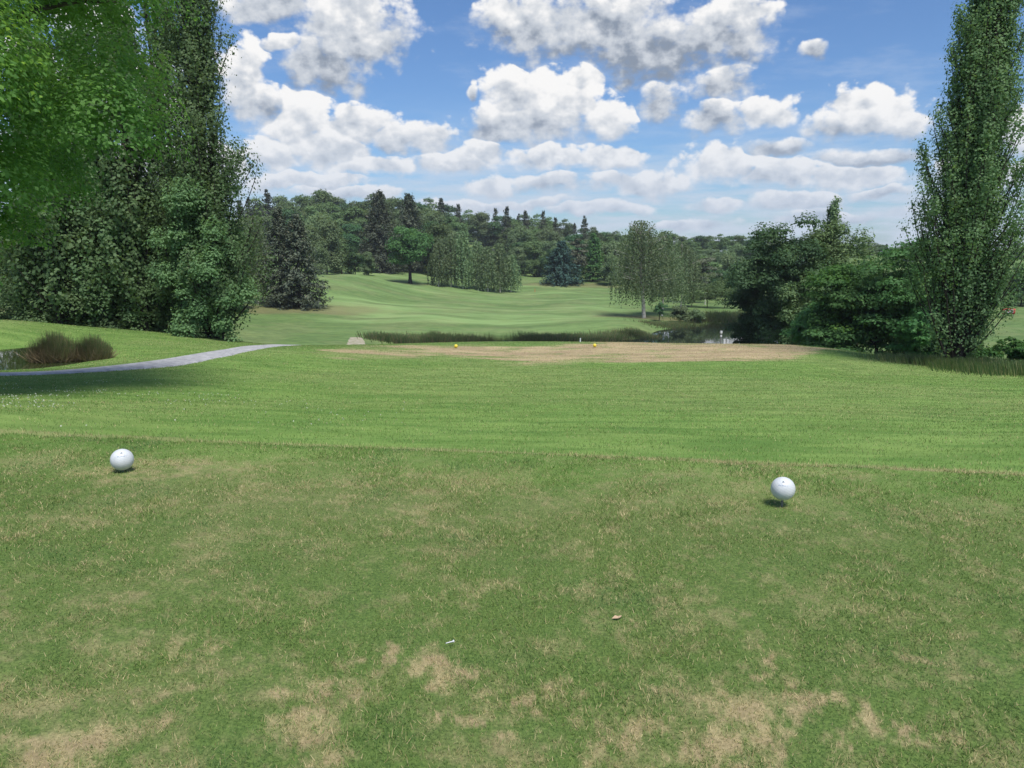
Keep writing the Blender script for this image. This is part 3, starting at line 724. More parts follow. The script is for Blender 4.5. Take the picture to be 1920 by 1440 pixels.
# ---- near left broadleaf, its trunk just outside the frame
t = broad('maple_tree', 3, 13.5, 5.7, .2, 110, 270000, .074, 'maple', at(-165, 15.0, 400), tr=.26, rz=.6, cone=.28, squash=.85, br=(.14, .25), shell=.70, k=26, updown=.9)
tag(t, 'large bright green broadleaf tree filling the upper left corner with drooping boughs', 'tree')

# ---- poplars on the left bank
r = np.random.default_rng(21)
PL = [('rightmost of the left bank poplars, tall and open above, bushy to the ground', 404, 38.5, 21, 2.75, 62000, .125, .6, .16),
      ('poplar with bare grey stems showing, just left of the outermost left bank poplar', 335, 41, 20, 2.0, 26000, .125, .5, .16),
      ('dense dark poplar in the middle of the left bank row', 268, 40, 16, 2.1, 26000, .17, .6, .18),
      ('dark poplar partly behind the drooping boughs of the bright green tree', 195, 41, 15, 2.2, 26000, .18, .6, .18),
      ('dark poplar at the left end of the bank row above the reed tufts', 120, 40.5, 14, 2.3, 26000, .18, .6, .18)]
for i, (lab, px, R, h, rad, nl, ls, bw, pk) in enumerate(PL):
    rr_ = np.random.default_rng(40 + i)
    cr, tk = poplar(rr_, h, rad, 190 if i == 0 else 130, nl, ls, bw, pk, stems=4)
    t = plant('poplar_tree', cr, tk, 'poplar', 'darkbark', at(px, R, 630), 0)
    tag(t, lab, 'tree', 'poplars on the left bank')
# low suckering growth round the poplar feet
for i, (px, R, h, rad, lab) in enumerate([(395, 38, 9.2, 2.5, 'bushy leafy growth round the foot of the outermost left bank poplar'), (310, 42, 8.6, 2.6, 'dark bushy growth between the two right hand poplars of the left bank'),
        (235, 41.5, 8.4, 2.9, 'dark leafy growth at the foot of the middle left bank poplars'), (150, 42, 8.0, 2.9, 'dark leafy growth below the drooping boughs on the left bank'), (75, 44, 7.0, 3.0, 'dark leafy growth at the far left of the bank row')]):
    t = broad('leafy_thicket', 60 + i, h, rad, -4.5, 90, 52000, .125, 'poplar', at(px, R, 630, .2), 'darkbark', .12, squash=1.5, br=(.18, .3), shell=.7, k=10)
    tag(t, lab, 'shrub', 'thickets under the left bank poplars')

# ---- big poplar on the right
rr_ = np.random.default_rng(77)
cr, tk = poplar(rr_, 18.8, 2.45, 430, 140000, .092, .36, .28, stems=5, expo=.78, csig=.064, spread=1.05)
t = plant('poplar_tree', cr, tk, 'poplar', 'darkbark', at(1790, 32.5, 680), 0)
tag(t, 'very tall dark poplar standing alone at the right edge of the picture', 'tree')
rr_ = np.random.default_rng(78)
# ---- lone dark conifers by the fairway
def con(seed, h, rad, ls, mat, loc, name='spruce_tree', **kw):
    r = np.random.default_rng(seed); cr, tk = conifer(r, h, rad, ls, **kw); return plant(name, cr, tk, mat, 'darkbark', loc, r.uniform(0, 6))
def hfor(px, R, row): x, y, z = spot(px, R); return row2z(px, row, R) - z
t = con(1, hfor(520, 122, 383), 4.6, .50, 'spruce', at(528, 122), lev=30, per=10, dens=18); tag(t, 'dark purplish spruce, left one of the pair standing over bare brown ground', 'tree')
t = con(2, hfor(560, 120, 396), 5.2, .50, 'spruce', at(562, 120), lev=28, per=11, dens=18); tag(t, 'broad dark spruce, right one of the pair, its skirts touching the hillside', 'tree')
t = con(3, hfor(718, 212, 354), 8.2, .75, 'spruce', at(716, 212), lev=34, per=10, dens=16); tag(t, 'tallest dark spruce rising above the wood left of the round oak', 'tree')
t = con(4, hfor(770, 225, 358), 8.0, .75, 'spruce', at(771, 225), lev=34, per=10, dens=16); tag(t, 'tall dark spruce rising directly behind the round oak', 'tree')
t = broad('oak_tree', 5, hfor(770, 183, 418), 6.6, 2.6, 46, 12000, .5, 'oak', at(769, 183, 530), 'darkbark', .45, squash=.8, br=(.22, .34)); tag(t, 'rounded deep green oak standing alone at the edge of the fairway', 'tree')
t = con(6, hfor(1052, 212, 448), 7.6, .7, 'blue', at(1052, 212, 530), 'conifer_tree', lev=24, per=11, dens=17, cb=.07); tag(t, 'squat blue-black conifer at the back of the fairway', 'tree')
t = broad('pine_tree', 7, hfor(1082, 218, 440), 4.2, 2.5, 30, 5000, .6, 'pine', at(1082, 216, 530), 'darkbark', .3, squash=.5); tag(t, 'brownish pine between the blue-black conifer and the light green conifer', 'tree')
t = con(8, hfor(1112, 222, 434), 5.0, .7, 'oak', at(1112, 222, 520), 'conifer_tree', lev=22, per=9, dens=15, cb=.08, droop=.2); tag(t, 'light green conifer right of the brownish pine behind the fairway', 'tree')

# ---- birches
r = np.random.default_rng(31)
cr, tk = weeping(r, hfor(1205, 118, 412), 4.7, 700, .32, lean=(-1.2, 0), tr=.30)
t = plant('weeping_birch', cr, tk, 'birch', 'birchbark', at(1208, 118, 592)); tag(t, 'tall weeping birch with a leaning white trunk near the pond', 'tree')
cr, tk = weeping(r, hfor(1240, 124, 432), 4.0, 560, .32, tr=.16)
t = plant('weeping_birch', cr, tk, 'birch', 'birchbark', at(1241, 124, 592)); tag(t, 'greyer weeping birch standing just right of the leaning white trunk', 'tree')
cr, tk = weeping(r, hfor(1275, 132, 452), 3.2, 420, .34, tr=.12)
t = plant('weeping_birch', cr, tk, 'birch', 'birchbark', at(1275, 132, 592)); tag(t, 'smaller weeping birch at the right end of the birch clump', 'tree')
cr, tk = weeping(r, hfor(488, 126, 405), 2.2, 420, .34, tr=.13)
t = plant('birch_tree', cr, tk, 'birch', 'birchbark', at(486, 126, 592)); tag(t, 'slim birch with pale trunk squeezed between the poplars and the dark spruce pair', 'tree')
bl = ['first', 'second', 'third', 'fourth', 'fifth', 'sixth', 'seventh']
for i, (px, R, row) in enumerate([(822, 186, 452), (845, 188, 440), (868, 187, 432), (893, 190, 452), (915, 188, 462), (938, 190, 455), (958, 192, 478)]):
    cr, tk = weeping(r, hfor(px, R, row), 2.5, 260, .55, tr=.16, lo=.05, step=.35)
    t = plant('birch_tree', cr, tk, 'pale', 'birchbark', at(px, R, 525)); tag(t, 'pale young birch, %s from the left in the row right of the round oak' % bl[i], 'tree', 'young birches behind the fairway')
# little trees and bushes by the pond
t = broad('small_tree', 12, 3.0, 1.25, .7, 16, 2600, .22, 'dark', at(1236, 114, 600), 'darkbark', .09); tag(t, 'little dark round tree in front of the weeping birches', 'tree')
for i, (px, R, h, rad, mat, lab) in enumerate([(1275, 114, 2.6, 1.6, 'pale', 'loose pale green bush on the pond bank right of the little dark tree'), (1303, 115, 2.0, 1.9, 'pale', 'low pale bush on the far pond bank'),
        (1325, 138, 5.0, 3.6, 'mixed', 'rounded grey green bush below the layered pine'), (1358, 138, 5.2, 4.0, 'mixed', 'rounded grey green bush partly behind the dark pond side tree'), (1296, 142, 4.0, 2.6, 'mixed', 'grey green bush between the birches and the layered pine')]):
    t = broad('rounded_bush', 100 + i, h, rad, .05, 22, 3000, .24, mat, at(px, R, 590), 'bark', .08, squash=.9); tag(t, lab, 'bush')
t = broad('pine_tree', 14, hfor(1302, 160, 468), 4.6, 1.6, 34, 5500, .5, 'pine', at(1300, 160, 570), 'darkbark', .3, squash=.28, br=(.25, .45)); tag(t, 'brownish pine with flat layered boughs behind the pond', 'tree')
t = broad('small_tree', 15, hfor(1325, 150, 500), 1.9, 1.2, 14, 900, .32, 'pale', at(1322, 150, 570), 'birchbark', .09); tag(t, 'thin sparse pale tree right of the layered pine', 'tree')
# dark tree group at the pond
t = broad('pond_side_tree', 16, hfor(1462, 66, 372), 3.9, 1.6, 80, 40000, .22, 'dark', at(1462, 66, 640), 'darkbark', .22, squash=.85, br=(.24, .36), lean=(.2, 0)); tag(t, 'big dark leafy tree at the pond, the taller and right one of two', 'tree')
t = broad('pond_side_tree', 17, hfor(1410, 70, 412), 3.3, .9, 50, 20000, .22, 'dark', at(1412, 70, 640), 'darkbark', .2, squash=.8, br=(.2, .32)); tag(t, 'big dark leafy tree at the pond, the lower and left one of two', 'tree')
t = broad('pond_side_tree', 18, hfor(1395, 72, 540), 2.0, .2, 30, 7000, .22, 'dark', at(1406, 70, 640), 'darkbark', .12); tag(t, 'low dark tree hanging over the water below the big pond side trees', 'tree')
cr, tk = poplar(np.random.default_rng(79), hfor(1545, 76, 362), 1.9, 110, 14000, .19, .5, .2)
t = plant('poplar_tree', cr, tk, 'pale', 'bark', at(1545, 76, 640)); tag(t, 'slender pale poplar whose tip stands above the trees right of the pond', 'tree')
t = broad('willow_tree', 35, hfor(1560, 68, 392), 3.9, 1.0, 56, 22000, .22, 'mixed', at(1556, 68, 640), 'bark', .2, squash=1.2, br=(.2, .3)); tag(t, 'grey green upright willow in front of the slender pale poplar', 'tree')
t = broad('small_tree', 20, hfor(1609, 74, 424), 1.0, 5.5, 12, 1500, .22, 'mixed', at(1609, 74, 640), 'bark', .09); tag(t, 'thin tree top showing above the hedge right of the willow', 'tree')
t = broad('willow_tree', 27, hfor(1520, 62, 500), 2.2, .5, 30, 9000, .2, 'mixed', at(1512, 62, 640), 'bark', .12, squash=1.3); tag(t, 'lower grey green willow next to the dark pond side trees', 'tree')
# layered hornbeams on the right
for i, (px, R, row, rad, lab) in enumerate([(1540, 50, 530, 2.2, 'low dark hornbeam at the left end of the layered row'), (1590, 48, 470, 2.6, 'hornbeam of the layered row with a bright yellow green top'),
        (1645, 47, 452, 2.9, 'dark hornbeam with layered boughs right of the yellow green topped one'), (1700, 46.5, 436, 2.8, 'dark hornbeam of the layered row standing next to the tall right poplar'), (1732, 45, 560, 1.7, 'low dark hornbeam tucked behind the tall right poplar'), (1560, 46.5, 600, 1.6, 'low dark hornbeam bush under the layered row by the green mound')]):
    t = broad('hornbeam_tree', 120 + i, hfor(px, R, row), rad, .1, 64, 19000, .19, 'bush' if i == 1 else 'oak', at(px, R, 660), 'darkbark', .12, squash=.38, br=(.28, .5), shell=.6, k=14)
    tag(t, lab, 'tree', 'layered hornbeams on the right')
for i, (px, R, h, rad, mat, lab) in enumerate([(1750, 36, 1.6, .7, 'bush', 'bright green bush left of the tall right poplar foot'), (1835, 35, 1.1, .8, 'bush', 'small green bush right of the tall right poplar foot'),
        (1893, 31.5, 1.35, .62, 'bush', 'spiky green sapling bush at the right edge'), (1925, 31, 1.0, .7, 'bush', 'low green bush cut by the right edge of the picture')]):
    t = broad('green_bush', 140 + i, h, rad, .0, 20, 2600, .11, mat, at(px, R, 690, .05), 'darkbark', .03, br=(.2, .4)); tag(t, lab, 'bush')

# ------------------------------------------------------------------ the far wood
protos = {}
def proto(kind, seed):
    r = np.random.default_rng(seed)
    if kind == 'c':
        cr, tk = conifer(r, 15, 3.9, .62, lev=22, per=8, dens=11); return plant('conifer_tree', cr, tk, 'spruce', 'darkbark', (0, 0, -50))
    h = 14; V, Q, tn, C = crown_blobs(r, h, 4.6, -.6, 34, 9000, .50, updown=.9, squash=.85 if kind != 'p' else 1.3, br=(.28, .46), ell=r.uniform(.8, 1.1))
    T = limbs(r, C, h, .26, 2, 8)
    return plant('broadleaf_tree', (V, Q, tn), T, {'m': 'mixed', 'd': 'dark', 'p': 'pale', 'b': 'birch'}[kind], 'bark', (0, 0, -50))
protos = {k: [proto(k, 200 + 7 * i + ord(k)) for i in range(3 if k in 'mc' else 2)] for k in 'mdpbc'}
used = set()
SKY = [(300,395),(430,380),(480,373),(515,352),(560,366),(600,352),(640,366),(690,362),(750,366),(830,368),(870,384),(920,392),(960,396),(1020,404),(1060,412),(1110,420),(1160,426),(1250,436),(1300,438),(1400,437),(1500,450),(1600,452),(1700,455),(1800,460),(1900,462),(2050,464),(2300,460)]
LAB = {'m': ('one of the green broadleaf trees massed in the wood on the far slopes', 'mixed green trees of the far wood'), 'd': ('one of the darker green broadleaf trees in the wood on the far slopes', 'dark green trees of the far wood'),
       'p': ('one of the pale green broadleaf trees in the wood on the far slopes', 'pale green trees of the far wood'), 'b': ('one of the grey green broadleaf trees in the wood on the far slopes', 'grey green trees of the far wood'),
       'c': ('one of the dark pointed conifers standing among the far wood', 'pointed conifers of the far wood')}
r = np.random.default_rng(404)
def wood(px, R, row, kind, wfac=1.0, wmin=0):
    x, y, z = spot(px, R, 480); top = row2z(px, row, R); h = top - z
    if h < 3: return
    pr = protos[kind][int(r.integers(len(protos[kind])))]; ph = 15 if kind == 'c' else 14
    s = h / ph * (1.0); sx = s * r.uniform(.85, 1.15) * wfac
    if h > 20: sx = sx * (20 / h) ** .5
    if kind != 'c': sx = max(sx, wmin * R / FPX / 4.6)
    rot = r.uniform(0, 6.28)
    if id(pr) not in used:
        used.add(id(pr)); t = pr; t.location = (x, y, z - .3); t.rotation_euler = (0, 0, rot); t.scale = (sx, sx, s)
    else: t = dup(pr, (x, y, z - .3), rot, (sx, sx, s))
    tag(t, LAB[kind][0], 'tree', LAB[kind][1])
def skyrow(px): return float(np.interp(px, [q[0] for q in SKY], [q[1] for q in SKY]))
# back row on the skyline
px = 455
while px < 1960:
    kind = r.choice(list('mmmmdbdc')) if px < 1180 else r.choice(list('mmmdddbc'))
    k = 5 if kind == 'c' else 0
    wood(px, r.uniform(330, 390), skyrow(px) + r.uniform(-4, 6) - k, kind, 1.25 if kind != 'c' else 1.0, 19); px += r.uniform(13, 22)
# the named conifer tops in the middle
for px_, row in [(950, 383), (985, 391), (1018, 391), (1095, 401)]: wood(px_, 325, row, 'c', .8)
px = 465
while px < 1520:
    if not (870 < px < 945):
        wood(px, r.uniform(275, 300), skyrow(px) + r.uniform(14, 30), r.choice(list('mmdbbp')), 1.15, 20)
    px += r.uniform(19, 29)
px = 575
while px < 1520:
    if not (860 < px < 960): wood(px, r.uniform(238, 258), skyrow(px) + r.uniform(38, 62), r.choice(list('mdbpmb')), 1.1)
    px += r.uniform(22, 34)
for px_, R_, row, kd in [(582, 190, 415, 'p'), (612, 186, 400, 'p'), (640, 192, 438, 'm'), (665, 190, 452, 'd'), (628, 200, 420, 'm'), (655, 196, 470, 'b'), (690, 196, 465, 'b'), (600, 182, 452, 'p'),
        (820, 215, 415, 'm'), (850, 222, 420, 'b'), (800, 230, 400, 'd'), (745, 220, 440, 'b'),
        (1000, 262, 440, 'm'), (1030, 258, 440, 'b'), (975, 268, 445, 'd'), (1135, 232, 450, 'b'), (1155, 225, 440, 'b'), (1175, 220, 448, 'p'), (1145, 215, 470, 'p'),
        (1290, 200, 462, 'b'), (1330, 190, 470, 'm'), (1365, 185, 465, 'b'), (1345, 172, 490, 'd'), (1385, 180, 480, 'd'), (1420, 190, 470, 'm'), (1270, 195, 470, 'd'),
        (1250, 185, 480, 'd'), (1480, 150, 500, 'b'), (1520, 150, 495, 'd'), (1600, 150, 490, 'm'), (1650, 150, 480, 'm'), (1570, 140, 500, 'd')]:
    wood(px_, R_, row, kd)
# trees round the right-hand field
for px_, R_, row, kd in [(1868, 154, 478, 'm'), (1900, 158, 492, 'm'), (1925, 152, 484, 'd'), (1955, 156, 480, 'm'), (1990, 154, 476, 'd'), (2030, 158, 474, 'm'), (1835, 152, 486, 'd'), (1800, 156, 480, 'm'), (1765, 156, 490, 'd'), (1882, 150, 520, 'd'), (1912, 150, 530, 'd'), (1945, 150, 525, 'm'), (1730, 150, 490, 'm')]:
    wood(px_, R_, row, kd)
# woods behind the left bank
for px_, R_, row, kd in [(-160, 74, 400, 'd'), (-110, 70, 420, 'd'), (-60, 72, 400, 'd'), (-15, 70, 430, 'd'), (30, 72, 420, 'd'), (75, 76, 440, 'd'), (125, 84, 400, 'm'), (175, 90, 420, 'd'), (225, 96, 430, 'm'), (280, 100, 430, 'd'), (330, 110, 440, 'm'), (380, 115, 430, 'd'), (425, 118, 440, 'm'), (20, 64, 500, 'd'), (-30, 64, 500, 'd'),
        (455, 140, 420, 'm'), (470, 160, 395, 'b'), (250, 140, 400, 'm'), (350, 150, 400, 'm')]:
    wood(px_, R_, row, kd)

# ------------------------------------------------------------------ reeds, tufts, long grass
def tuft(seed, P, h, wd, dryf, mat='reed', lean=.18, cut=None):
    r = np.random.default_rng(seed); n = len(P)
    V, Q = blades(P, h, wd, r, lean)
    rn = r.uniform(0, 1, n); d = dryf(r, n)
    dd = np.stack([d[0], d[0], d[1], d[1]], 1).ravel() if isinstance(d, tuple) else np.repeat(d, 4)
    return V, Q, dict(rnd=np.repeat(rn, 4), dry=dd, lush=np.zeros(4 * n))
def reedbed(name, label, seed, pts, n, hh, wd, dry=.35, mat='reed', kind='stuff', lean=.15, cat='reeds', width=1.5):
    r = np.random.default_rng(seed); pts = np.array(pts); k = r.uniform(0, len(pts) - 1.001, n); i = k.astype(int); f = (k - i)[:, None]
    p = pts[i] * (1 - f) + pts[i + 1] * f; a = r.normal(0, 1, (n, 2)) * width
    x = p[:, 0] + a[:, 0]; y = p[:, 1] + a[:, 1]; z = hgt(x, y); z = np.maximum(z, WL) if WL is not None else z
    cl = fbm(x, y, .55, 3, seed)
    h = r.uniform(.55, 1.0, n) * p[:, 2] * (.55 + .9 * cl) * hh
    V, Q, at_ = tuft(seed, np.stack([x, y, z - .05], 1), h, wd * r.uniform(.6, 1.3, n), lambda r, n: ((r.uniform(0, 1, n) < dry + .25) * .9, (r.uniform(0, 1, n) < dry * .5) * .8), mat, lean)
    return tag(obj(name, mesh(name, V, Q, M[mat], at_)), label, cat, kind=kind)
WL = -9.1
P_ = lambda px, R, h: (*pol(px, R), h)
reedbed('reed_bed', 'dark green reeds lining the water behind the forward tee', 1, [P_(700, 90, 1.0), P_(780, 89, 1.1), P_(830, 89.5, 1.25), P_(900, 90, 1.15), P_(980, 90, 1.3), P_(1040, 90, 1.25), P_(1090, 91, .8), P_(1130, 92, .8)], 9000, .95, .09, .22, width=.8)
reedbed('reed_bed', 'brownish reeds at the left end of the right pond', 2, [P_(1135, 93, .9), P_(1165, 94, .7), P_(1190, 95, .7), P_(1205, 96.5, .5)], 4500, .75, .07, .3, width=1.0)
reedbed('reed_bed', 'green bank growth along the far shore of the right pond', 3, [P_(1232, 108.5, .7), P_(1270, 110, .8), P_(1330, 112, .9), P_(1400, 116, 1.0), P_(1480, 121, .8)], 7000, .55, .09, .25, width=1.6)
reedbed('reed_bed', 'dark bank growth on the ledge beyond the right pond', 4, [P_(1300, 120, .8), P_(1340, 119, 1.3), P_(1400, 120, 1.3)], 5000, 1.2, .09, .2, width=1.5)
WL = None
def clump(px, R, seed, n, rad, h, label):
    r = np.random.default_rng(seed); x, y, z = spot(px, R, 660); a = r.uniform(0, 6.28, n); q = r.uniform(0, 1, n) ** .6
    P = np.stack([x + np.cos(a) * q * rad, y + np.sin(a) * q * rad * .7, np.full(n, max(z, -1.92)) - .03], 1)
    hh = h * r.uniform(.45, 1, n) * (1.05 - .45 * q)
    V, Q, at_ = tuft(seed, P, hh, r.uniform(.010, .022, n), lambda r, n: ((r.uniform(0, 1, n) < .8) * .95, (r.uniform(0, 1, n) < .25) * .8), 'reed', .16)
    # broken brown stalks low down
    k = n // 2; P2 = P[:k] + np.array([0, 0, .02]); V2, Q2 = blades(P2, h * .55 * r.uniform(.5, 1, k), r.uniform(.012, .03, k), r, .7)
    V = np.concatenate([V, V2]); Q = np.concatenate([Q, Q2 + 4 * n])
    at_ = dict(rnd=np.concatenate([at_['rnd'], np.repeat(r.uniform(0, .8, k), 4)]), dry=np.concatenate([at_['dry'], np.ones(4 * k) * .95]), lush=np.zeros(4 * (n + k)))
    o = obj('reed_clump', mesh('reed_clump', V - np.array([x, y, z]), Q, M['reed'], at_), loc=(x, y, z)); tag(o, label, 'reeds', 'reed clumps in the small left pond')
clump(100, 28.2, 11, 4200, .72, 1.12, 'larger brown reed clump with green tips in the small left pond')
clump(170, 27.8, 12, 3600, .58, .98, 'smaller brown reed clump nearest the gravel path')
reedbed('long_grass', 'uncut grass strip at the foot of the tall right poplar', 5, [P_(1700, 34.5, .30), P_(1760, 33.5, .5), P_(1800, 32.5, .55), P_(1860, 31, .55), P_(1920, 29.5, .5), P_(2050, 28.5, .5)], 15000, 1.0, .02, .08, 'tall', cat='grass', width=.8)

# clover flowers in the lawn on the left
r = np.random.default_rng(9); n = 900
cx = np.concatenate([r.normal(0, 1, n)]); P = []
for i in range(n):
    px = r.choice([r.uniform(0, 420), r.uniform(0, 200), r.uniform(200, 760)]); R = r.uniform(8, 17)
    th = bearing(px, 740); P.append((R * math.sin(th), R * math.cos(th)))
P = np.array(P); keep = fbm(P[:, 0], P[:, 1], .9, 3, 88) > .58; P = P[keep]
z = hgt(P[:, 0], P[:, 1]) + .045; C = np.stack([P[:, 0], P[:, 1], z], 1)
V1, Q1 = leafquads(C, .016, r.normal(size=C.shape) + np.array([0, -.5, 1.0]), r, 1.0); V2, Q2 = leafquads(C, .016, r.normal(size=C.shape), r, 1.0)
M['petal'] = plain('clover_petals', (.50, .53, .44), .7, .1)
tag(obj('clover_flowers', mesh('clover_flowers', *join([(V1, Q1), (V2, Q2)]), M['petal'])), 'tiny pale clover flowers sprinkled over the lawn on the left', 'flowers', kind='stuff')

# ------------------------------------------------------------------ tee markers
def ball_mesh(name, R_, mat, dimples=260, seg=96):
    nlat, nlon = seg // 2, seg
    la = np.linspace(0, math.pi, nlat + 1); lo = np.arange(nlon) * 2 * math.pi / nlon
    V = []
    for a in la: V += [(math.sin(a) * math.cos(b), math.sin(a) * math.sin(b), math.cos(a)) for b in lo]
    V = np.array(V)
    if dimples:
        i = np.arange(dimples) + .5; ph = np.arccos(1 - 2 * i / dimples); th = math.pi * (1 + 5 ** .5) * i
        D = np.stack([np.cos(th) * np.sin(ph), np.sin(th) * np.sin(ph), np.cos(ph)], 1)
        mx = (V @ D.T).max(1); ang = np.arccos(np.clip(mx, -1, 1)); w_ = 2.0 / math.sqrt(dimples) * .75
        V = V * (1 - .016 * sm(ang, w_, w_ * .35))[:, None]
    V = V * R_; Q = [(i * nlon + k, (i + 1) * nlon + k, (i + 1) * nlon + (k + 1) % nlon, i * nlon + (k + 1) % nlon) for i in range(nlat) for k in range(nlon)]
    return mesh(name, V, np.array(Q), mat, smooth=True)
def patch(R_, az0, el0, cells, cw, ch, mat, name):
    """small printed mark lying on the ball's skin; cells = (col,row) squares"""
    V = []; Q = []
    for (c, rw) in cells:
        b = len(V)
        for (dx, dy) in ((0, 0), (1, 0), (1, 1), (0, 1)):
            a = az0 + (c + dx) * cw; e = el0 - (rw + dy) * ch
            V.append((R_ * math.cos(e) * math.sin(a), -R_ * math.cos(e) * math.cos(a), R_ * math.sin(e)))
        Q.append((b, b + 1, b + 2, b + 3))
    return mesh(name, V, np.array(Q), mat)
M['white'] = plain('white_plastic', (.60, .63, .66), .4, .12, 14, 0, .5)
M['yellow'] = plain('yellow_plastic', (.75, .60, .05), .4, .08, 20, 0, .5)
M['print'] = plain('grey_print', (.10, .13, .18), .5, .1)
M['faint'] = plain('faint_print', (.36, .42, .52), .5, .1)
M['steel'] = plain('steel_spike', (.20, .20, .20), .4, .3)
def marker(name, loc, R_, mat, label, group, lift=.03, turn=0):
    e = empty(name, loc, turn); tag(e, label, 'tee marker', group)
    b = obj('ball', ball_mesh(name + '_ball', R_, M[mat]), e, (0, 0, lift + R_))
    sp = tube([(0, 0, -.06), (0, 0, lift + .01)], [.006, .008], 8); obj('spike', mesh('spike', *sp, M['steel'], smooth=True), e)
    if mat == 'white':
        dark = [(0, 2), (1, 1), (2, 0), (2, 1), (3, 1), (4, 2), (1, 2), (2, 2), (3, 2)]
        obj('logo', patch(R_ * 1.004, -.16, .98, dark, .062, .05, M['print'], 'logo'), b)
        line = [(c, 0) for c in range(0, 16) if c % 5 != 4] + [(c, 1) for c in range(0, 16) if c % 3 == 0]
        obj('print', patch(R_ * 1.004, -.44, .58, line, .055, .06, M['faint'], 'print'), b)
    return e
x, y = g0(231, 885); marker('tee_marker', (x, y, -.005), .079, 'white', 'white golf ball shaped tee marker on the left of the near tee', 'white tee markers', .02, math.atan2(x, y) * -1)
x, y = g0(1466, 950); marker('tee_marker', (x, y, 0), .074, 'white', 'white golf ball shaped tee marker on the right, raised on its spike', 'white tee markers', .045, -math.atan2(x, y))
for px, py, lab in [(855, 653, 'yellow ball tee marker on the scorched forward tee, left one'), (1115, 651.5, 'yellow ball tee marker on the scorched forward tee, right one')]:
    x, y, z = hit(px, py, 20); marker('tee_marker', (x, y, z), .085, 'yellow', lab, 'yellow tee markers', .01)

# broken wooden tee lying in the turf
x, y = g0(843, 1214)
e = empty('golf_tee', (x, y, .022), .4); tag(e, 'tiny white broken golf tee lying on the worn turf', 'golf tee')
obj('shaft', mesh('shaft', *tube([(-.016, 0, 0), (.012, 0, .002)], [.0018, .0024], 8), M['white'], smooth=True), e)
obj('cup', mesh('cup', *tube([(.012, 0, .002), (.016, 0, .002), (.019, 0, .002)], [.0024, .005, .006], 10), M['white'], smooth=True), e)
# dead leaf
x, y = g0(1155, 1163)
vv, qq = leafquads(np.array([[0, 0, 0], [.018, .004, .002]]), np.array([.045, .03]), np.array([[.1, -.2, 1.], [-.2, 0, 1.]]), np.random.default_rng(2), .5)
M['deadleaf'] = plain('dead_leaf', (.50, .36, .24), .8, .2)
tag(obj('dead_leaf', mesh('dead_leaf', vv, qq, M['deadleaf']), None, (x, y, .012)), 'small pale dead leaf lying on the near turf', 'leaf')

# ------------------------------------------------------------------ posts, flag, sign, bunker
def post(name, px, R, py, segs, label, cat, group=None, rad=.035):
    x, y, z = spot(px, R, py); e = empty(name, (x, y, z)); tag(e, label, cat, group)
    for nm, z0, z1, rr, mt in segs:
        zz = np.linspace(z0, z1, 4); ra = np.full(4, rr)
        V, Q = tube([(0, 0, q) for q in zz], ra, 10); top = tube([(0, 0, z1), (0, 0, z1 + .004)], [rr, .002], 10)
        obj(nm, mesh(nm, *join([(V, Q), top]), M[mt], smooth=False), e)
    return e
post('marker_post', 1351.5, 39, 640, [('pole', -.1, .66, .028, 'steel'), ('band', .34, .44, .05, 'white'), ('cap', .52, .64, .06, 'white')], 'dark post with white cap and white band at the back of the forward tee', 'post')
post('stake', 1358, 39, 640, [('shaft', -.1, .24, .055, 'white')], 'short whitish stake directly right of the banded post', 'stake', 'short white stakes')
post('stake', 1364, 39.3, 640, [('shaft', -.1, .22, .045, 'white')], 'short whitish stake, second to the right of the banded post', 'stake', 'short white stakes')
post('stake', 1088, 39.3, 640, [('shaft', -.1, .20, .035, 'white')], 'thin white stake at the back edge of the forward tee near the yellow ball', 'stake', 'short white stakes')
M['orange'] = plain('orange_paint', (.60, .20, .08), .6, .15); M['red'] = plain('red_paint', (.50, .07, .06), .6, .1)
x, y, z = spot(1003, 190, 550); e = empty('distance_stake', (x, y, z)); tag(e, 'small orange stake standing far out on the fairway', 'stake')
obj('shaft', mesh('shaft', *tube([(0, 0, -.1), (0, 0, .9)], [.06, .05], 8), M['orange'], smooth=True), e)
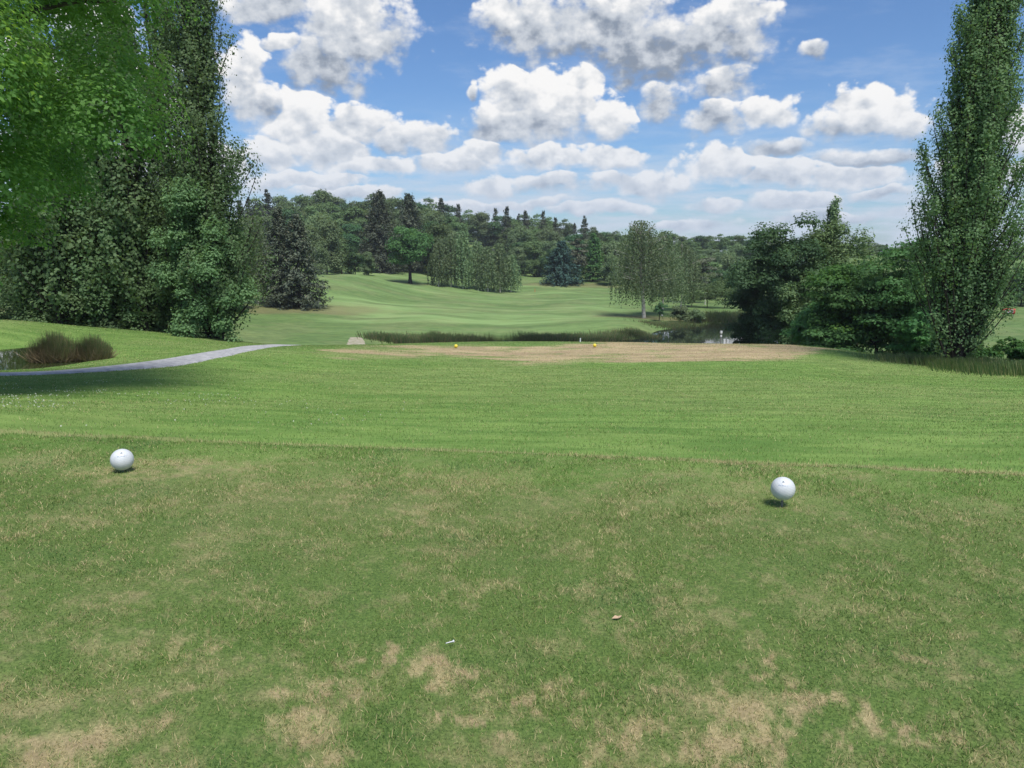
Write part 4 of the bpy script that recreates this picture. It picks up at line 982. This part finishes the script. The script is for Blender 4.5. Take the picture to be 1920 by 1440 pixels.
# sign on the right-hand field
def boxq(cx, cy, cz, sx, sy, sz):
    V = np.array([(cx + i * sx / 2, cy + j * sy / 2, cz + k * sz / 2) for i in (-1, 1) for j in (-1, 1) for k in (-1, 1)])
    return V, np.array([(0, 1, 3, 2), (4, 6, 7, 5), (0, 4, 5, 1), (2, 3, 7, 6), (0, 2, 6, 4), (1, 5, 7, 3)])
x, y, z = hit(1890, 597, 60); e = empty('distance_sign', (x, y, z), -math.atan2(x, y)); tag(e, 'red board with the white number 100 standing on the right hand field', 'sign')
bd = obj('board', mesh('board', *boxq(0, 0, .95, 1.5, .06, .75), M['red']), e)
for sx in (-.55, .55): obj('leg', mesh('leg', *boxq(sx, .06, .3, .07, .05, .9), M['steel']), e)
cu = bpy.data.curves.new('digits', 'FONT'); cu.body = '100'; cu.size = .72; cu.extrude = .008; cu.offset = .02; cu.align_x = 'CENTER'; cu.align_y = 'CENTER'
tmp = bpy.data.objects.new('tmp', cu); COLL.objects.link(tmp); dg = bpy.context.evaluated_depsgraph_get()
me = bpy.data.meshes.new_from_object(tmp.evaluated_get(dg)); bpy.data.objects.remove(tmp); me.materials.clear(); me.materials.append(M['white'])
d = obj('lettering', me, bd, (0, -.042, .95)); d.rotation_euler = (math.pi / 2, 0, 0)
# bunker on the far green
M['sand'] = plain('bunker_sand', (.62, .58, .48), .9, .1)
x, y, z = hit(925, 469.5, 240); V = []; n = 24
for k in range(n):
    a = k * 2 * math.pi / n; q = 1 + .18 * math.sin(3 * a); X, Y = x + 2.7 * q * math.cos(a), y + 5.5 * q * math.sin(a); V.append((X, Y, float(hgt(X, Y)) + .12))
V.append((x, y, float(hgt(x, y)) + .12)); Q = np.array([[n, i, (i + 1) % n, (i + 2) % n] for i in range(0, n, 2)])
tag(obj('bunker', mesh('bunker', np.array(V), Q, M['sand'])), kind='structure')

# ------------------------------------------------------------------ air
hm, hn, ho = newmat('haze_air')
pv = hn.n('ShaderNodeVolumePrincipled'); pv.inputs['Color'].default_value = (.80, .88, 1.0, 1); pv.inputs['Density'].default_value = .00018
hn.l(pv.outputs[0], ho.inputs['Volume'])
tag(obj('haze', mesh('haze', *boxq(0, 0, 20, 2700, 2700, 130), hm)), kind='stuff')
